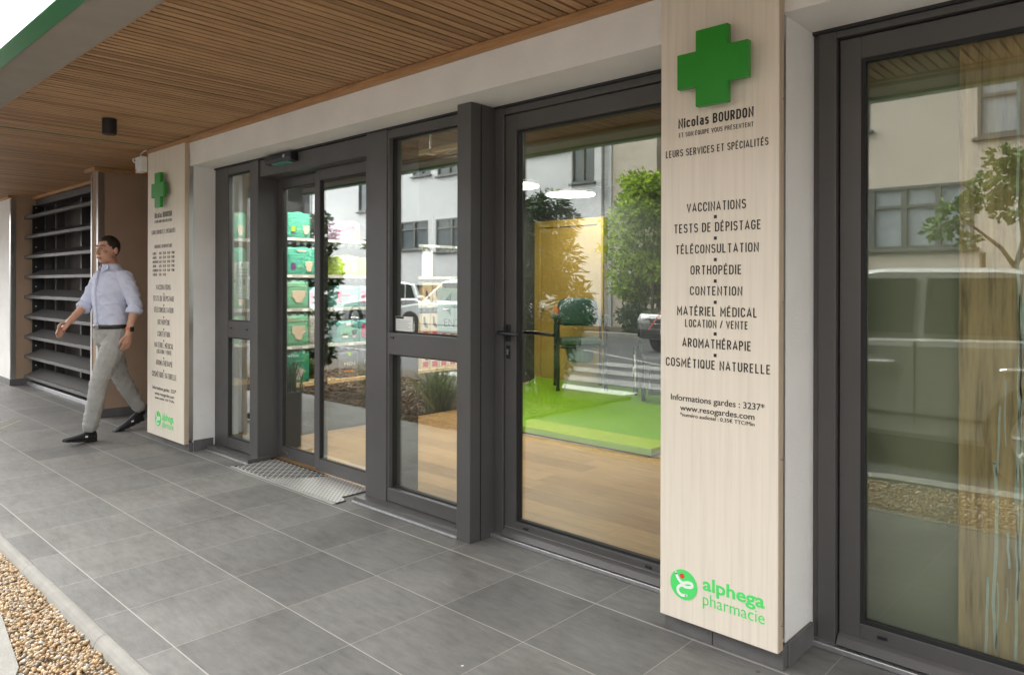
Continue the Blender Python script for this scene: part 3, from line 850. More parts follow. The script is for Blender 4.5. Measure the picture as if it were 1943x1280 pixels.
for k, dname in enumerate(("LUNDI", "MARDI", "MERCREDI", "JEUDI", "VENDREDI", "SAMEDI")):
    z = 1.578 - .0355 * k
    wdt = {"LUNDI": .07, "MARDI": .075, "MERCREDI": .115, "JEUDI": .07, "VENDREDI": .115, "SAMEDI": .09}[dname]
    din(dname, -6.467, -6.467 + wdt, z, .022, PY, inkm, pl, .12)
    din("8:30 - 12:30", -6.332, -6.195, z, .022, PY, inkm, pl, .09)
    if k < 5: din("14:30 - 19:00", -6.165, -6.023, z, .022, PY, inkm, pl, .09)
for z in (1.25, 1.155, 1.057, .957, .862, .718, .615): bullet(pl, -6.232, z, .007)
logo(pl, -6.346, .205, .062)
letter("alphega", -6.262, -6.035, .206, .06, PY, lime, pl, .022)
letter("pharmacie", -6.262, -6.035, .145, .052, PY, lime, pl, -.006)

# ================================================================ fascia sign of the canopy
fs = thing('fascia_sign', 'white sign box with green edging along the canopy front', 'sign', (-4, .9, 2.43))
g = B(); g.box(-9, 1.5, .862, .935, 2.50, 2.94); obj('sign_face', g, signwhite, fs)
g = B(); g.box(-9.05, 1.55, .858, .94, 2.435, 2.4995, .003); obj('sign_edge', g, signgreen, fs)
g = B(); g.box(-9.05, 1.55, .858, .94, 2.9405, 3.0, .003); obj('sign_edge', g, signgreen, fs)

# ================================================================ small fittings
t = thing('spotlight', 'black cylinder spotlight under the wooden soffit', 'lamp', (-5.55, 1.80, 2.487))
g = B(); g.cyl((-5.55, 1.80, 2.432), .047, .108, 'z', 40); obj('lamp_body', g, black, t)
g = B(); g.cyl((-5.55, 1.80, 2.3775), .040, .0015, 'z', 32); obj('lamp_lens', g, pm('dark_lens', (.05, .05, .05), .15), t)
t = thing('alarm_box', 'small white alarm box with a red light on the sign panel edge', 'alarm box', (-6.655, 2.42, 2.29))
g = B(); g.box(-6.72, -6.585, 2.385, 2.44, 2.295, 2.43, .006); bx = obj('box_body', g, whitepl, t)
g = B(); g.tube([(-6.70, 2.38, 2.312), (-6.70, 2.388, 2.312)], .013, 14); obj('red_light', g, printred, t)
g = B(); g.tube([(-6.66, 2.41, 2.43), (-6.66, 2.41, 2.455), (-6.62, 2.42, 2.472), (-6.57, 2.425, 2.478)], .006, 8); obj('cable', g, whitepl, t)
g = B(); g.tube([(-6.72, 2.40, 2.385), (-6.75, 2.39, 2.39), (-6.765, 2.385, 2.405), (-6.75, 2.38, 2.42), (-6.72, 2.385, 2.418)], .006, 8); obj('cable', g, whitepl, t)
t = thing('door_sensor', 'black motion sensor above the sliding doors', 'sensor', (-4.72, 2.66, 2.19))
g = B(); g.prism([(2.694, 2.192), (2.642, 2.196), (2.632, 2.215), (2.636, 2.252), (2.694, 2.256)], -4.93, -4.565, 'x', .006); sb = obj('sensor_body', g, black, t)
g = B(); g.prism([(2.69, 2.186), (2.648, 2.190), (2.648, 2.1955), (2.69, 2.1915)], -4.86, -4.62, 'x', 0); obj('sensor_window', g, pm('teal_plastic', (.10, .36, .30), .2), t)
g = B(); g.tube([(-4.655, 2.636, 2.23), (-4.655, 2.629, 2.23)], .012, 16); obj('sensor_stud', g, alu, t)

# ================================================================ grille mat in front of the sliding doors
def treadmat():
    m, t, b = newmat('tread_plate')
    tc = N(t, 'ShaderNodeTexCoord')
    mp = N(t, 'ShaderNodeMapping'); mp.inputs['Rotation'].default_value = (0, 0, R(45)); t.links.new(tc.outputs['Object'], mp.inputs[0])
    ck = N(t, 'ShaderNodeTexBrick'); ck.inputs['Scale'].default_value = 20; ck.inputs['Mortar Size'].default_value = .10
    ck.inputs['Brick Width'].default_value = .8; ck.inputs['Row Height'].default_value = .5
    t.links.new(mp.outputs[0], ck.inputs['Vector'])
    t.links.new(ramp(t, ck.outputs['Fac'], [(.2, (.52, .51, .49)), (.8, (.30, .29, .28))]), b.inputs['Base Color']); b.inputs['Metallic'].default_value = .1; b.inputs['Roughness'].default_value = .38
    bumpn(t, b, ck.outputs['Fac'], -.9, .01)
    return m
t = thing('entrance_mat', 'shiny metal grille ramp on the floor before the sliding doors', 'door mat', (-4.4, 2.7, 0))
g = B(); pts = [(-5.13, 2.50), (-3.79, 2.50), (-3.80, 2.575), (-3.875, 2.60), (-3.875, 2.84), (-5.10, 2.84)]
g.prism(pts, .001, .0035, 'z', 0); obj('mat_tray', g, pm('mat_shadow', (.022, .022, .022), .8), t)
def in_mat(x, y): return -5.12 + (y - 2.5) * .05 < x < -3.80 - (.07 if y > 2.58 else 0)
V, F = [], []
P = .058
def bar(a, c, wd, z0, z1):
    a = Vector(a); c = Vector(c); dd = (c - a); nn = Vector((-dd.y, dd.x)).normalized() * wd / 2
    o = len(V)
    for z in (z0, z1):
        V.extend([(*(a + nn), z), (*(a - nn), z), (*(c - nn), z), (*(c + nn), z)])
    F.extend([[o + q for q in f] for f in ((0, 1, 2, 3), (4, 7, 6, 5), (0, 4, 5, 1), (1, 5, 6, 2), (2, 6, 7, 3), (3, 7, 4, 0))])
ny = int(.34 / (P * .5)); nx = int(1.4 / P)
for j in range(ny):
    for i in range(nx):
        x = -5.13 + i * P + (P / 2 if j % 2 else 0); y = 2.503 + j * P * .5
        for sx in (-1, 1):
            q = (x + sx * P / 2, y + P * .5)
            if in_mat(x, y) and in_mat(*q) and q[1] < 2.84:
                bar((x, y), q, .007, .004, .0062)
me = bpy.data.meshes.new('mat_grid'); me.from_pydata(V, [], F); me.materials.append(pm('bright_grille', (.50, .49, .47), .4, .1, var=.1, scale=30)); link('mat_grid', me, t)
g = B(); g.prism([(-4.62, 2.505), (-3.805, 2.505), (-3.81, 2.572), (-3.885, 2.60), (-3.885, 2.835), (-4.36, 2.835), (-4.42, 2.70)], .0040, .0082, 'z', 0); obj('mat_plate', g, treadmat(), t)
g = B(); g.box(-5.13, -3.80, 2.478, 2.502, .001, .006, .002); obj('mat_edge', g, pm('clear_edge', (.34, .34, .33), .4), t)

# ================================================================ louvre screen in the niche
t = thing('louvre_screen', 'dark grey louvred screen between two taupe walls', 'louvre screen', (-9.7, 2.8, 0))
lm = pm('louvre_grey', (.080, .077, .073), .5, var=.08, scale=4)
for k in range(9):
    z = .10 + .2615 * k
    g = B(); g.prism([(2.63, z - .004), (2.633, z + .032), (2.66, z + .036), (2.83, z + .11), (2.83, z + .08), (2.675, z - .008)], -11.32, -8.17, 'x', .002)
    obj('blade', g, lm, t)
for x in (-11.23, -10.75, -9.75, -8.75, -8.25):
    g = B(); g.box(x - .03, x + .03, 2.85, 2.95, .02, 2.44, .003); obj('post', g, anth, t)
g = B(); g.box(-11.29, -8.16, 2.76, 2.94, 2.37, 2.449, .003); obj('head_rail', g, lm, t)
g = B(); g.box(-11.29, -8.16, 2.66, 2.92, .0, .045, .003); obj('base_rail', g, alu, t)
for k in range(9):
    z = .10 + .2615 * k
    for dz in (.09, .0):
        g = B(); g.ball((-11.265, 2.76, z + dz + .06), .010, 1); obj('bolt', g, alu, t)
g = B(); g.box(-11.29, -11.27, 2.72, 2.86, .045, 2.37); obj('side_cheek', g, anth_dark, t)
g = B(); g.box(-11.28, -8.17, 3.0, 3.02, .05, 2.44); obj('back_sheet', g, pm('back_sheet', (.09, .08, .072), .7), t)
# ================================================================ shop interior
g = B()
random.seed(11)
y = 2.80
while y < 9.4:
    x = -6.7 - random.uniform(0, 1.2)
    while x < 1.4:
        L = 1.38
        g.quad((max(x, -6.7), y, .003), (min(x + L - .001, 1.4), y, .003), (min(x + L - .001, 1.4), min(y + .189, 9.4), .003), (max(x, -6.7), min(y + .189, 9.4), .003)) if x + L > -6.69 else None
        x += L
    y += .1900
struct('shop_floor', g, oakfloor)
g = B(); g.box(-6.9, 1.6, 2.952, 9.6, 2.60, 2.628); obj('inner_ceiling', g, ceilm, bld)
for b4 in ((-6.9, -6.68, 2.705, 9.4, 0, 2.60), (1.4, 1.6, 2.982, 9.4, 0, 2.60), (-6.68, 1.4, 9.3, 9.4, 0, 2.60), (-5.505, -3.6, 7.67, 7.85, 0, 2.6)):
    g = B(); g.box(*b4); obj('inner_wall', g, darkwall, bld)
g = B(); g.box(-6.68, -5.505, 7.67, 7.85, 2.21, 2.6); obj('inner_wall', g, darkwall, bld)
# ceiling discs (two seen through the door, the rest unseen, added for light)
lampm = emat('lamp_disc', (1.0, .96, .90), 4)
fill_lampm = emat('fill_lamp_disc', (1.0, .96, .90), 14)  # stronger glow for the unseen lamp added over the packs
disc_labels = ['large round white ceiling lamp above the yellow door', 'round white ceiling lamp cut by the left edge of the door glass', 'unseen ceiling lamp added to light the shelves by the sliding doors',
               'unseen added ceiling lamp behind the sign panel, close to the window', 'unseen added ceiling lamp behind the sign panel, further into the shop', 'unseen added ceiling lamp at the back of the shop behind the sign panel']
for (x, y), lb in zip(((-5.65, 7.1), (-5.66, 6.05), (-5.0, 3.45), (-2.2, 4.5), (-2.5, 6.0), (-3.2, 8.0)), disc_labels):
    t = thing('ceiling_lamp', lb, 'lamp', (x, y, 2.44), 0, 'round ceiling lamps of the shop')
    g = B(); g.cyl((x, y, 2.452), .30, .012, 'z', 48); obj('lamp_disc', g, fill_lampm if 'shelves' in lb else lampm, t)
    g = B(); g.cyl((x, y, 2.475), .305, .033, 'z', 48); obj('lamp_ring', g, whitepl, t)
    g = B(); g.cyl((x, y, 2.545), .012, .108, 'z', 10); obj('lamp_rod', g, whitepl, t)
t = thing('fill_spot', 'unseen ceiling spot added to brighten the foot-care boxes', 'lamp', (-4.75, 4.6, 2.44))  # spot added out of view behind the post to brighten the cartons
g = B(); g.cyl((-4.75, 4.6, 2.452), .15, .012, 'z', 32); obj('lamp_disc', g, emat('fill_spot_disc', (1.0, .96, .90), 36), t)
g = B(); g.cyl((-4.75, 4.6, 2.53), .155, .143, 'z', 32); obj('lamp_body', g, whitepl, t)
t = thing('ceiling_rail', 'pale rail hanging under the ceiling behind the entrance glass', 'rail', (-4, 3.2, 2.2))
g = B(); g.box(-5.0, -2.95, 3.185, 3.225, 2.217, 2.245, .003); obj('rail_bar', g, pm('pale_rail', (.62, .55, .42), .5), t)
for x in (-4.95, -3.75, -3.0):
    g = B(); g.box(x - .02, x + .02, 3.17, 3.24, 2.205, 2.217); g.cyl((x, 3.205, 2.42), .006, .36, 'z', 8); obj('rail_bracket', g, whitepl, t)
for x, y, lb in ((-4.45, 8.4, 'small round smoke detector on the ceiling right of the yellow door'),):
    t = thing('smoke_detector', lb, 'smoke detector', (x, y, 2.5))
    g = B(); g.cyl((x, y, 2.58), .09, .04, 'z', 32, .08); obj('detector_body', g, whitepl, t)
    g = B(); g.cyl((x, y, 2.548), .035, .024, 'z', 24, .05); obj('detector_cap', g, whitepl, t)

# shelving
pale_shelf = pm('shelf_grey', (.50, .47, .43), .5, var=.03)
backm = pm('shelf_back', (.052, .052, .055), .6, var=.06)
hookm = pm('hook_strip', (.10, .13, .13), .5)
t = thing('shelving_unit', 'long shelving unit with pale shelves and an oak base inside the entrance', 'shelves', (-5.95, 4.3, 0))
SHY0, SHY1 = 3.20, 5.52
for z in (1.742, 1.418, 1.122, .793):
    g = B(); g.box(-6.15, -5.735, SHY0, SHY1, z - .028, z, .002); sh_ = obj('shelf', g, pale_shelf, t)
    g = B()
    yy = SHY0 + .07
    while yy < SHY1 - .1:
        g.box(-5.7345, -5.7335, yy, yy + .055, z - .025, z - .004); yy += random.choice((.16, .21, .27))
    obj('price_tags', g, paper, sh_)
    g = B()
    for k in range(30):
        yy = SHY0 + .02 + k * .076
        g.prism([(yy, z - .03), (yy + .034, z - .03), (yy + .034, z - .055), (yy + .017, z - .07), (yy, z - .055)], -5.752, -5.748, 'x', 0)
    obj('hook_strip', g, hookm, sh_)
g = B(); g.box(-6.15, -5.70, SHY0, SHY1, .436, .468, .003); obj('base_board', g, shelfwood, t)
g = B(); g.box(-6.15, -5.735, SHY0, SHY1, .006, .435); obj('base_panel', g, backm, t)
g = B(); g.box(-6.19, -6.152, SHY0, SHY1, .006, 2.1); obj('back_panel', g, backm, t)
for y in (SHY0 + .01, 3.68, 4.40, 5.3):
    g = B(); g.box(-6.15, -6.10, y - .012, y + .012, .47, 2.1); obj('upright', g, darkwall, t)
t = thing('shelving_unit', 'narrow corner shelving unit behind the leftmost pane', 'shelves', (-6.4, 3.03, 0))
for z in (1.742, 1.405, 1.112, .80):
    g = B(); g.box(-6.60, -6.20, 2.86, 3.185, z - .028, z, .002); obj('shelf', g, pale_shelf, t)
g = B(); g.box(-6.60, -6.19, 2.86, 3.185, .436, .468, .003); obj('base_board', g, shelfwood, t)
g = B(); g.box(-6.64, -6.602, 2.855, 3.19, .006, 2.1); obj('back_panel', g, backm, t)
g = B(); g.box(-6.60, -6.23, 2.86, 3.185, .006, .435); obj('base_panel', g, pm('grey_board', (.16, .16, .17), .7), t)

def plastic(name, c, c2=None):
    m, t, b = newmat(name)
    v = coords(t, (1, 1, 1))
    f = noise(t, coords(t, (6, 3, 26)), 2.2, 4)
    t.links.new(ramp(t, f, [(.3, sh(c, .88)), (.62, c), (.8, sh(c, 1.35))]), b.inputs['Base Color'])
    b.inputs['Roughness'].default_value = .28
    bumpn(t, b, f, .6, .012)
    return m
teal = plastic('green_film', (.09, .44, .31)); teal2 = plastic('light_green_film', (.20, .50, .31)); dkgreen = plastic('deep_green_film', (.02, .28, .18))
aqua = plastic('aqua_film', (.16, .42, .40)); limef = plastic('lime_film', (.46, .54, .13)); pinkf = plastic('lilac_film', (.50, .33, .48)); greyf = plastic('slate_film', (.075, .075, .085)); whitef = plastic('pale_film', (.52, .49, .46))
beigep = pm('beige_print', (.68, .52, .38), .5); magenta = pm('magenta_print', (.60, .03, .12), .5); purple = pm('purple_print', (.15, .03, .16), .5); limep = pm('lime_label', (.36, .55, .03), .5); orange = pm('orange_print', (.70, .22, .05), .5); silver = pm('silver_print', (.55, .55, .55), .4)
cardm = pm('card_beige', (.60, .47, .30), .6, var=.05); cardw = pm('card_white', (.74, .73, .70), .5, var=.04)

def pack_mesh(dx, dy, dz, seed, puff=.005):
    rnd = random.Random(seed)
    b = bmesh.new()
    bmesh.ops.create_cube(b, size=1)
    bmesh.ops.subdivide_edges(b, edges=b.edges[:], cuts=7, use_grid_fill=True)
    ph = [rnd.uniform(0, 6.3) for _ in range(6)]
    for v in b.verts:
        x, y, z = v.co * 2
        bul = (1 - y * y) * (1 - z * z)
        sq = 1 - .05 * max(0, abs(z) - .6) * (1 if abs(y) > .5 else .3) - .05 * max(0, abs(y) - .7)
        X = x * (.5 + puff / dx * bul) * dx
        wob = .0015 * (math.sin(7 * y + ph[0]) + math.sin(11 * z + 3 * y + ph[1]))
        v.co = (X * sq + wob, y * dy / 2 * (sq + .012 * math.sin(9 * z + ph[2])), (z + 1) * dz / 2 + .006 * math.sin(6 * y + ph[3]) * (z > .9))
        if z > .95: v.co.z -= .010 * abs(y) ** 3
    g = B(); g.merge(b)
    return g
def blob_pts(kind, cy, cz, w_, h_):
    if kind == 'diaper':   # hip-shaped protective pant
        p = [(-.5, .46), (-.25, .5), (.25, .5), (.5, .46), (.44, .2), (.48, .02), (.30, -.16), (.24, -.42), (.1, -.5), (-.1, -.5), (-.24, -.42), (-.30, -.16), (-.48, .02), (-.44, .2)]
    elif kind == 'liner':
        p = [(-.5, .5), (.5, .5), (.42, -.1), (.2, -.5), (-.2, -.5), (-.42, -.1)]
    elif kind == 'sheet':
        p = [(0, .5), (.5, .1), (.32, -.05), (.12, -.5), (-.3, -.42), (-.5, -.3)]
    return [(cy + a * w_, cz + c * h_) for a, c in p]
def pack(y0, y1, z0, z1, film, label, spec, seed, xf=-5.75, depth=.24, name='care_pack', group='care packs on the shelves', label_text=None):
    dy, dz = y1 - y0, z1 - z0
    t = thing(name, label, 'pack', (xf - depth / 2, (y0 + y1) / 2, z0), 0, group)
    me = pack_mesh(depth, dy, dz, seed).mesh('film', film, True)
    link('film', me, t, False)
    for kind, cy, cz, w_, h_, m in spec:
        xx = depth / 2 + .0065
        cyy, czz = cy * dy, cz * dz
        g = B()
        if kind == 'patch': pts = [(cyy - w_ * dy / 2, czz - h_ * dz / 2), (cyy + w_ * dy / 2, czz - h_ * dz / 2), (cyy + w_ * dy / 2, czz + h_ * dz / 2), (cyy - w_ * dy / 2, czz + h_ * dz / 2)]
        else: pts = blob_pts(kind, cyy, czz, w_ * dy, h_ * dz)
        g.prism(pts, xx, xx + .003, 'x', 0)
        obj('printed_patch', g, m, t, world=False)
    if label_text:
        s, cy0, cy1, cz, cap, m = label_text
        me = text_mesh(s, cy0 * dy, cy1 * dy, cz * dz, cap * dz, 0, .0)
        me.transform(Matrix.Translation((depth / 2 + .0105, 0, 0)) @ Matrix.Rotation(R(90), 4, 'Z'))
        me.materials.append(m); link('lettering', me, t, False)
    return t
A = [('patch', -.22, .34, .16, .2, limep), ('patch', -.22, .20, .16, .06, purple), ('liner', .30, .32, .26, .36, beigep), ('patch', .0, .33, .2, .12, teal2)]
A2 = [('patch', -.26, .30, .15, .24, purple), ('liner', .28, .30, .26, .38, beigep), ('patch', .02, .86, .3, .07, beigep), ('patch', -.02, .3, .2, .1, teal2)]
Dp = [('diaper', .05, .42, .62, .44, beigep), ('patch', 0, .8, .9, .015, beigep)]
Dk = [('sheet', .0, .3, .66, .42, whitef), ('patch', .0, .66, .5, .04, teal2)]
pack(3.275, 3.515, 1.742, 1.965, teal, 'green film pack on the top shelf of the sliding doors', A, 1)
pack(3.275, 3.56, 1.418, 1.66, teal, 'wide green pack with a purple label, second shelf from the top', A2, 2)
pack(3.275, 3.495, 1.122, 1.366, teal2, 'light green pack showing beige pants, middle shelf', Dp, 3)
pack(3.275, 3.495, .793, 1.068, teal2, 'light green pack showing beige pants, shelf above the oak base', Dp, 4, label_text=("vita", -.42, -.05, .84, .08, beigep))
pack(3.275, 3.508, .468, .757, dkgreen, 'deep green pack with a white pad standing on the oak base', Dk, 5, label_text=("vita", -.46, .02, .80, .09, printwhite))
pack(3.51, 3.64, 1.122, 1.306, aqua, 'aqua pack with a red side band right of the beige pants pack', [('patch', -.38, .45, .2, .7, magenta), ('patch', .1, .6, .8, .1, magenta), ('liner', .3, .35, .3, .4, beigep)], 6)
pack(3.51, 3.66, .793, 1.06, whitef, 'pale grey pack lettered lady on the lower shelf', [('patch', .1, .38, .6, .14, cardw), ('patch', 0, .93, .3, .16, limep)], 7, label_text=("lady", -.1, .42, .58, .14, inkm))
pack(3.57, 3.68, 1.418, 1.60, aqua, 'small teal pack behind the meeting stile, second shelf', [('patch', .1, .6, .5, .1, magenta)], 8)
pack(3.80, 4.045, 1.742, 1.92, pinkf, 'lilac and red pack on the top shelf behind the right leaf', [('patch', -.1, .62, .7, .3, magenta), ('patch', .12, .7, .3, .2, cardw), ('patch', .36, .3, .18, .5, orange)], 9)
pack(3.81, 4.03, 1.418, 1.60, limef, 'yellow green pack on the second shelf behind the right leaf', [('patch', -.36, .35, .24, .5, limep), ('liner', .24, .42, .26, .5, cardw), ('patch', .05, .85, .3, .16, cardw)], 10)
pack(4.06, 4.27, 1.418, 1.585, limef, 'yellow green pack on the second shelf cut by the wide mullion', [('patch', -.36, .35, .24, .5, limep), ('patch', .05, .85, .3, .16, cardw)], 11)
pack(3.79, 4.03, 1.122, 1.32, aqua, 'aqua pack with a magenta band on the middle shelf of the right leaf', [('patch', -.4, .5, .2, .6, magenta), ('patch', -.1, .55, .45, .09, magenta), ('patch', .2, .4, .36, .3, pinkf), ('patch', .05, .9, .36, .12, cardw)], 12)
pack(4.045, 4.25, 1.122, 1.315, aqua, 'aqua pack on the middle shelf cut by the wide mullion', [('patch', -.36, .5, .2, .6, magenta), ('patch', .1, .55, .6, .09, magenta)], 13)
pack(3.80, 4.035, .793, .995, aqua, 'teal pack with pale print on the lower shelf of the right leaf', [('patch', -.16, .32, .26, .2, cardw), ('liner', .25, .38, .26, .4, whitef), ('patch', .0, .5, .8, .34, teal2), ('patch', .05, .86, .36, .12, cardw)], 14)
pack(4.05, 4.26, .793, 1.0, aqua, 'teal pack with a red stripe on the lower shelf beside the wide mullion', [('patch', -.36, .5, .14, .6, magenta), ('patch', .1, .55, .6, .09, magenta)], 15)
pack(3.82, 4.03, .468, .71, greyf, 'dark grey pack lettered MEN on the oak base', [('patch', -.05, .25, .5, .06, orange), ('patch', .0, .9, .14, .14, limep)], 16, label_text=("MEN", -.28, .28, .46, .13, silver))
pack(4.045, 4.25, .468, .73, greyf, 'dark grey pack on the oak base beside the wide mullion', [('patch', .12, .25, .3, .06, orange), ('patch', .05, .9, .14, .14, limep)], 17, label_text=("MEN", -.28, .28, .46, .13, silver))
for k, (z0, z1, f, sp, lb) in enumerate(((1.742, 1.975, teal, A2, 'green film pack on the top shelf behind the leftmost pane'), (1.405, 1.66, teal, Dk, 'green film pack above the poster behind the leftmost pane'), (1.112, 1.34, teal2, A, 'green film pack half hidden by the poster of the leftmost pane'), (.80, 1.05, teal2, A, 'green film pack behind the cross rail of the leftmost pane'))):
    pack(2.90, 3.15, z0, z1, f, lb, sp, 30 + k, xf=-6.225, depth=.2)

# foot-care boxes seen through the right sidelight
def carton(y0, y1, z0, z1, m, label, spec, xf=-5.76, depth=.1, name='product_box'):
    dy, dz = y1 - y0, z1 - z0
    t = thing(name, label, 'box', (xf - depth / 2, (y0 + y1) / 2, z0), 0, 'cartons seen through the right sidelight')
    g = B(); g.box(-depth / 2, depth / 2, -dy / 2 + .002, dy / 2 - .002, 0, dz, .002); obj('carton', g, m, t, world=False)
    for k, (kind, cy, cz, w_, h_, m2) in enumerate(spec):
        g = B()
        xx = depth / 2 + .001 + .0008 * k
        if kind == 'patch': g.box(xx, xx + .0006, (cy - w_ / 2) * dy, (cy + w_ / 2) * dy, (cz - h_ / 2) * dz, (cz + h_ / 2) * dz)
        else:
            pts = [(cy * dy + a * w_ * dy, cz * dz + c * h_ * dz) for a, c in ((-.5, .5), (-.1, .5), (.02, .05), (.5, -.3), (.45, -.5), (-.1, -.42), (-.42, -.2))]
            g.prism(pts, xx, xx + .0006, 'x', 0)
        obj('printed_patch', g, m2, t, world=False)
    return t
footA = [('foot', .0, .5, .6, .55, pm('skin_print', (.62, .33, .20), .6)), ('patch', .1, .1, .6, .12, inkm), ('patch', .32, .9, .14, .08, printred)]
footB = [('foot', .0, .52, .7, .5, MATS['skin_print']), ('foot', .02, .45, .45, .36, greyf), ('patch', -.1, .12, .6, .1, inkm)]
lowA = [('foot', .0, .62, .5, .5, greyf), ('patch', .0, .14, .55, .2, magenta)]
carton(4.495, 4.60, 1.742, 2.03, cardw, 'tall white card box of the top shelf pair, on the left', [('foot', 0, .72, .6, .3, beigep), ('patch', 0, .25, .6, .22, inkm)])
carton(4.61, 4.715, 1.742, 2.03, cardm, 'tall beige card box of the top shelf pair, on the right', [('foot', 0, .72, .6, .3, beigep), ('patch', 0, .25, .6, .22, inkm)])
carton(4.83, 4.955, 1.418, 1.735, cardw, 'white poster card with a red square in the sidelight', [('patch', .25, .9, .3, .12, magenta), ('foot', .1, .3, .5, .3, beigep), ('foot', -.25, .5, .3, .4, silver)], depth=.03, name='poster_card')
carton(4.525, 4.635, 1.122, 1.36, cardm, 'beige foot-care box standing left on the middle shelf', footA)
carton(4.64, 4.75, 1.122, 1.36, cardm, 'beige foot-care box standing second on the middle shelf', footA)
carton(4.82, 4.95, 1.122, 1.355, cardm, 'beige box showing a black sock, left of the mint sign', footB)
carton(4.96, 5.09, 1.122, 1.352, cardm, 'beige box showing a black sock, behind the top of the mint sign', footB)
for k, lb in enumerate(('beige box with a red label under the mint sign, leftmost', 'beige box with a red label under the mint sign, second', 'beige box with a red label under the mint sign, third', 'beige box with a red label under the mint sign, rightmost')):
    carton(4.80 + k * .125, 4.92 + k * .125, .793, 1.035, cardm, lb, lowA)
for k, lb in enumerate(('low beige box with a red label on the oak base, leftmost', 'low beige box with a red label on the oak base, second', 'low beige box with a red label on the oak base, third', 'low beige box with a red label on the oak base, rightmost')):
    carton(4.80 + k * .125, 4.92 + k * .125, .468, .60, cardm, lb, [('patch', .0, .35, .6, .4, magenta), ('foot', .1, .8, .4, .3, greyf)])
for k, lb in enumerate(('pale blue sachet below the cross rail, left one', 'pale blue sachet below the cross rail, right one')):
    pack(4.42 + k * .13, 4.54 + k * .13, .468, .66, plastic('pale_blue_film', (.35, .45, .5)), lb, [('patch', 0, .7, .5, .3, cardw), ('liner', 0, .35, .5, .3, orange)], 50 + k, depth=.06, name='sachet', group='sachets below the cross rail')

# notices on the glass
t = thing('poster', 'tall mint poster stuck inside the leftmost pane', 'poster', (-5.452, 2.728, 1.21))
mintp = pm('mint_paper', (.62, .74, .70), .5, var=.02)
g = B(); g.box(-5.556, -5.352, 2.7293, 2.7308, 1.212, 1.508); obj('sheet', g, mintp, t)
def letl(s, a, b2, z, c, y, m, p, bo=0): letter(s, a, b2, z, c, y, m, p, bo, depth=.0003)
letl("TÉLÉCABINE", -5.53, -5.38, 1.44, .014, 2.7289, inkm, t); letl("TÉLÉCONSULTATION", -5.53, -5.38, 1.418, .010, 2.7289, inkm, t); letl("MEDADOM", -5.525, -5.385, 1.385, .020, 2.7289, inkm, t)
for k, z in enumerate((1.285, 1.272, 1.259, 1.24, 1.229)):
    g = B(); g.box(-5.52 + .01 * (k % 2), -5.39 - .01 * (k % 3), 2.7288, 2.7292, z, z + .005); obj('text_line', g, pm('grey_print', (.3, .34, .34), .6), t)
g = B(); g.box(-5.47, -5.44, 2.7288, 2.7292, 1.47, 1.495); obj('emblem', g, pm('navy_print', (.05, .08, .14), .6), t)
g = B(); g.box(-5.50, -5.475, 2.7288, 2.7292, 1.31, 1.36); g.cyl((-5.4875, 2.729, 1.37), .010, .0005, 'y', 16); obj('figure_print', g, pm('blue_print', (.12, .28, .33), .6), t)
g = B(); g.box(-5.44, -5.405, 2.7288, 2.7292, 1.325, 1.375); obj('figure_print', g, MATS['navy_print'], t)
g = B(); g.box(-5.548, -5.36, 2.7288, 2.7292, 1.215, 1.221); obj('footer_bar', g, MATS['navy_print'], t)
t = thing('notice', 'small white printed notice in the corner of the right sidelight', 'notice', (-3.44, 2.74, 1.06))
g = B(); g.box(-3.512, -3.352, 2.7293, 2.7305, 1.055, 1.142); obj('sheet', g, paper, t)
g = B(); g.box(-3.51, -3.435, 2.7288, 2.7292, 1.128, 1.141); obj('header_bar', g, inkm, t)
for k in range(5):
    g = B(); g.box(-3.49, -3.37 - .02 * (k % 2), 2.7288, 2.7292, 1.112 - .011 * k, 1.1145 - .011 * k); obj('text_line', g, MATS['grey_print'], t)
t = thing('entrance_sign', 'mint sign with a green arrow pointing left in the right sidelight', 'sign', (-3.0, 2.75, 1.06))
g = B(); g.box(-3.155, -2.83, 2.748, 2.752, 1.058, 1.312, .001); obj('sheet', g, mintp, t)
g = B(); g.prism([(-3.115, 1.222), (-3.04, 1.285), (-3.04, 1.243), (-2.86, 1.243), (-2.86, 1.2), (-3.04, 1.2), (-3.04, 1.158)], 2.7470, 2.7478, 'y', 0); obj('arrow', g, pm('arrow_green', (.05, .24, .16), .5), t)
letter("ENTRÉE", -3.095, -2.84, 1.095, .045, 2.7474, pm('mint_ink', (.18, .25, .24), .5), t, -.004, depth=.0003)

# yellow door, green platform, commode chair
t = thing('yellow_door', 'yellow door with a yellow frame and steel knob at the back of the shop', 'door', (-5.9, 7.35, 0))
g = B(); g.box(-6.475, -6.375, 7.34, 7.42, .005, 2.205, .004); g.box(-5.40, -5.305, 7.34, 7.42, .005, 2.205, .004); g.box(-6.375, -5.40, 7.342, 7.42, 2.115, 2.205, .004); obj('frame', g, yellowm, t)
g = B(); g.box(-6.368, -5.407, 7.365, 7.41, .01, 2.108, .004); dl = obj('leaf', g, yellowm, t)
g = B(); g.ball((-6.31, 7.33, 1.02), .03, 2); g.cyl((-6.31, 7.35, 1.02), .012, .04, 'y', 12); obj('knob', g, steel, dl, smooth=True)
t.location.x -= .2; t.location.y += .25
lino = pm('lime_lino', (.19, .39, .012), .35, var=.06, scale=2)
t = thing('display_platform', 'lime green low display platform behind the door glass', 'platform', (-4.6, 6, 0))
PLT = [(-5.0, 4.83), (-3.05, 4.83), (-3.05, 7.58), (-6.62, 7.58)]
g = B(); g.prism(PLT, .018, .07, 'z', .005); obj('deck', g, lino, t)
g = B(); g.prism([(-4.99, 4.84), (-3.06, 4.84), (-3.06, 7.57), (-6.60, 7.57)], .004, .0178, 'z'); obj('kick', g, anth_dark, t)
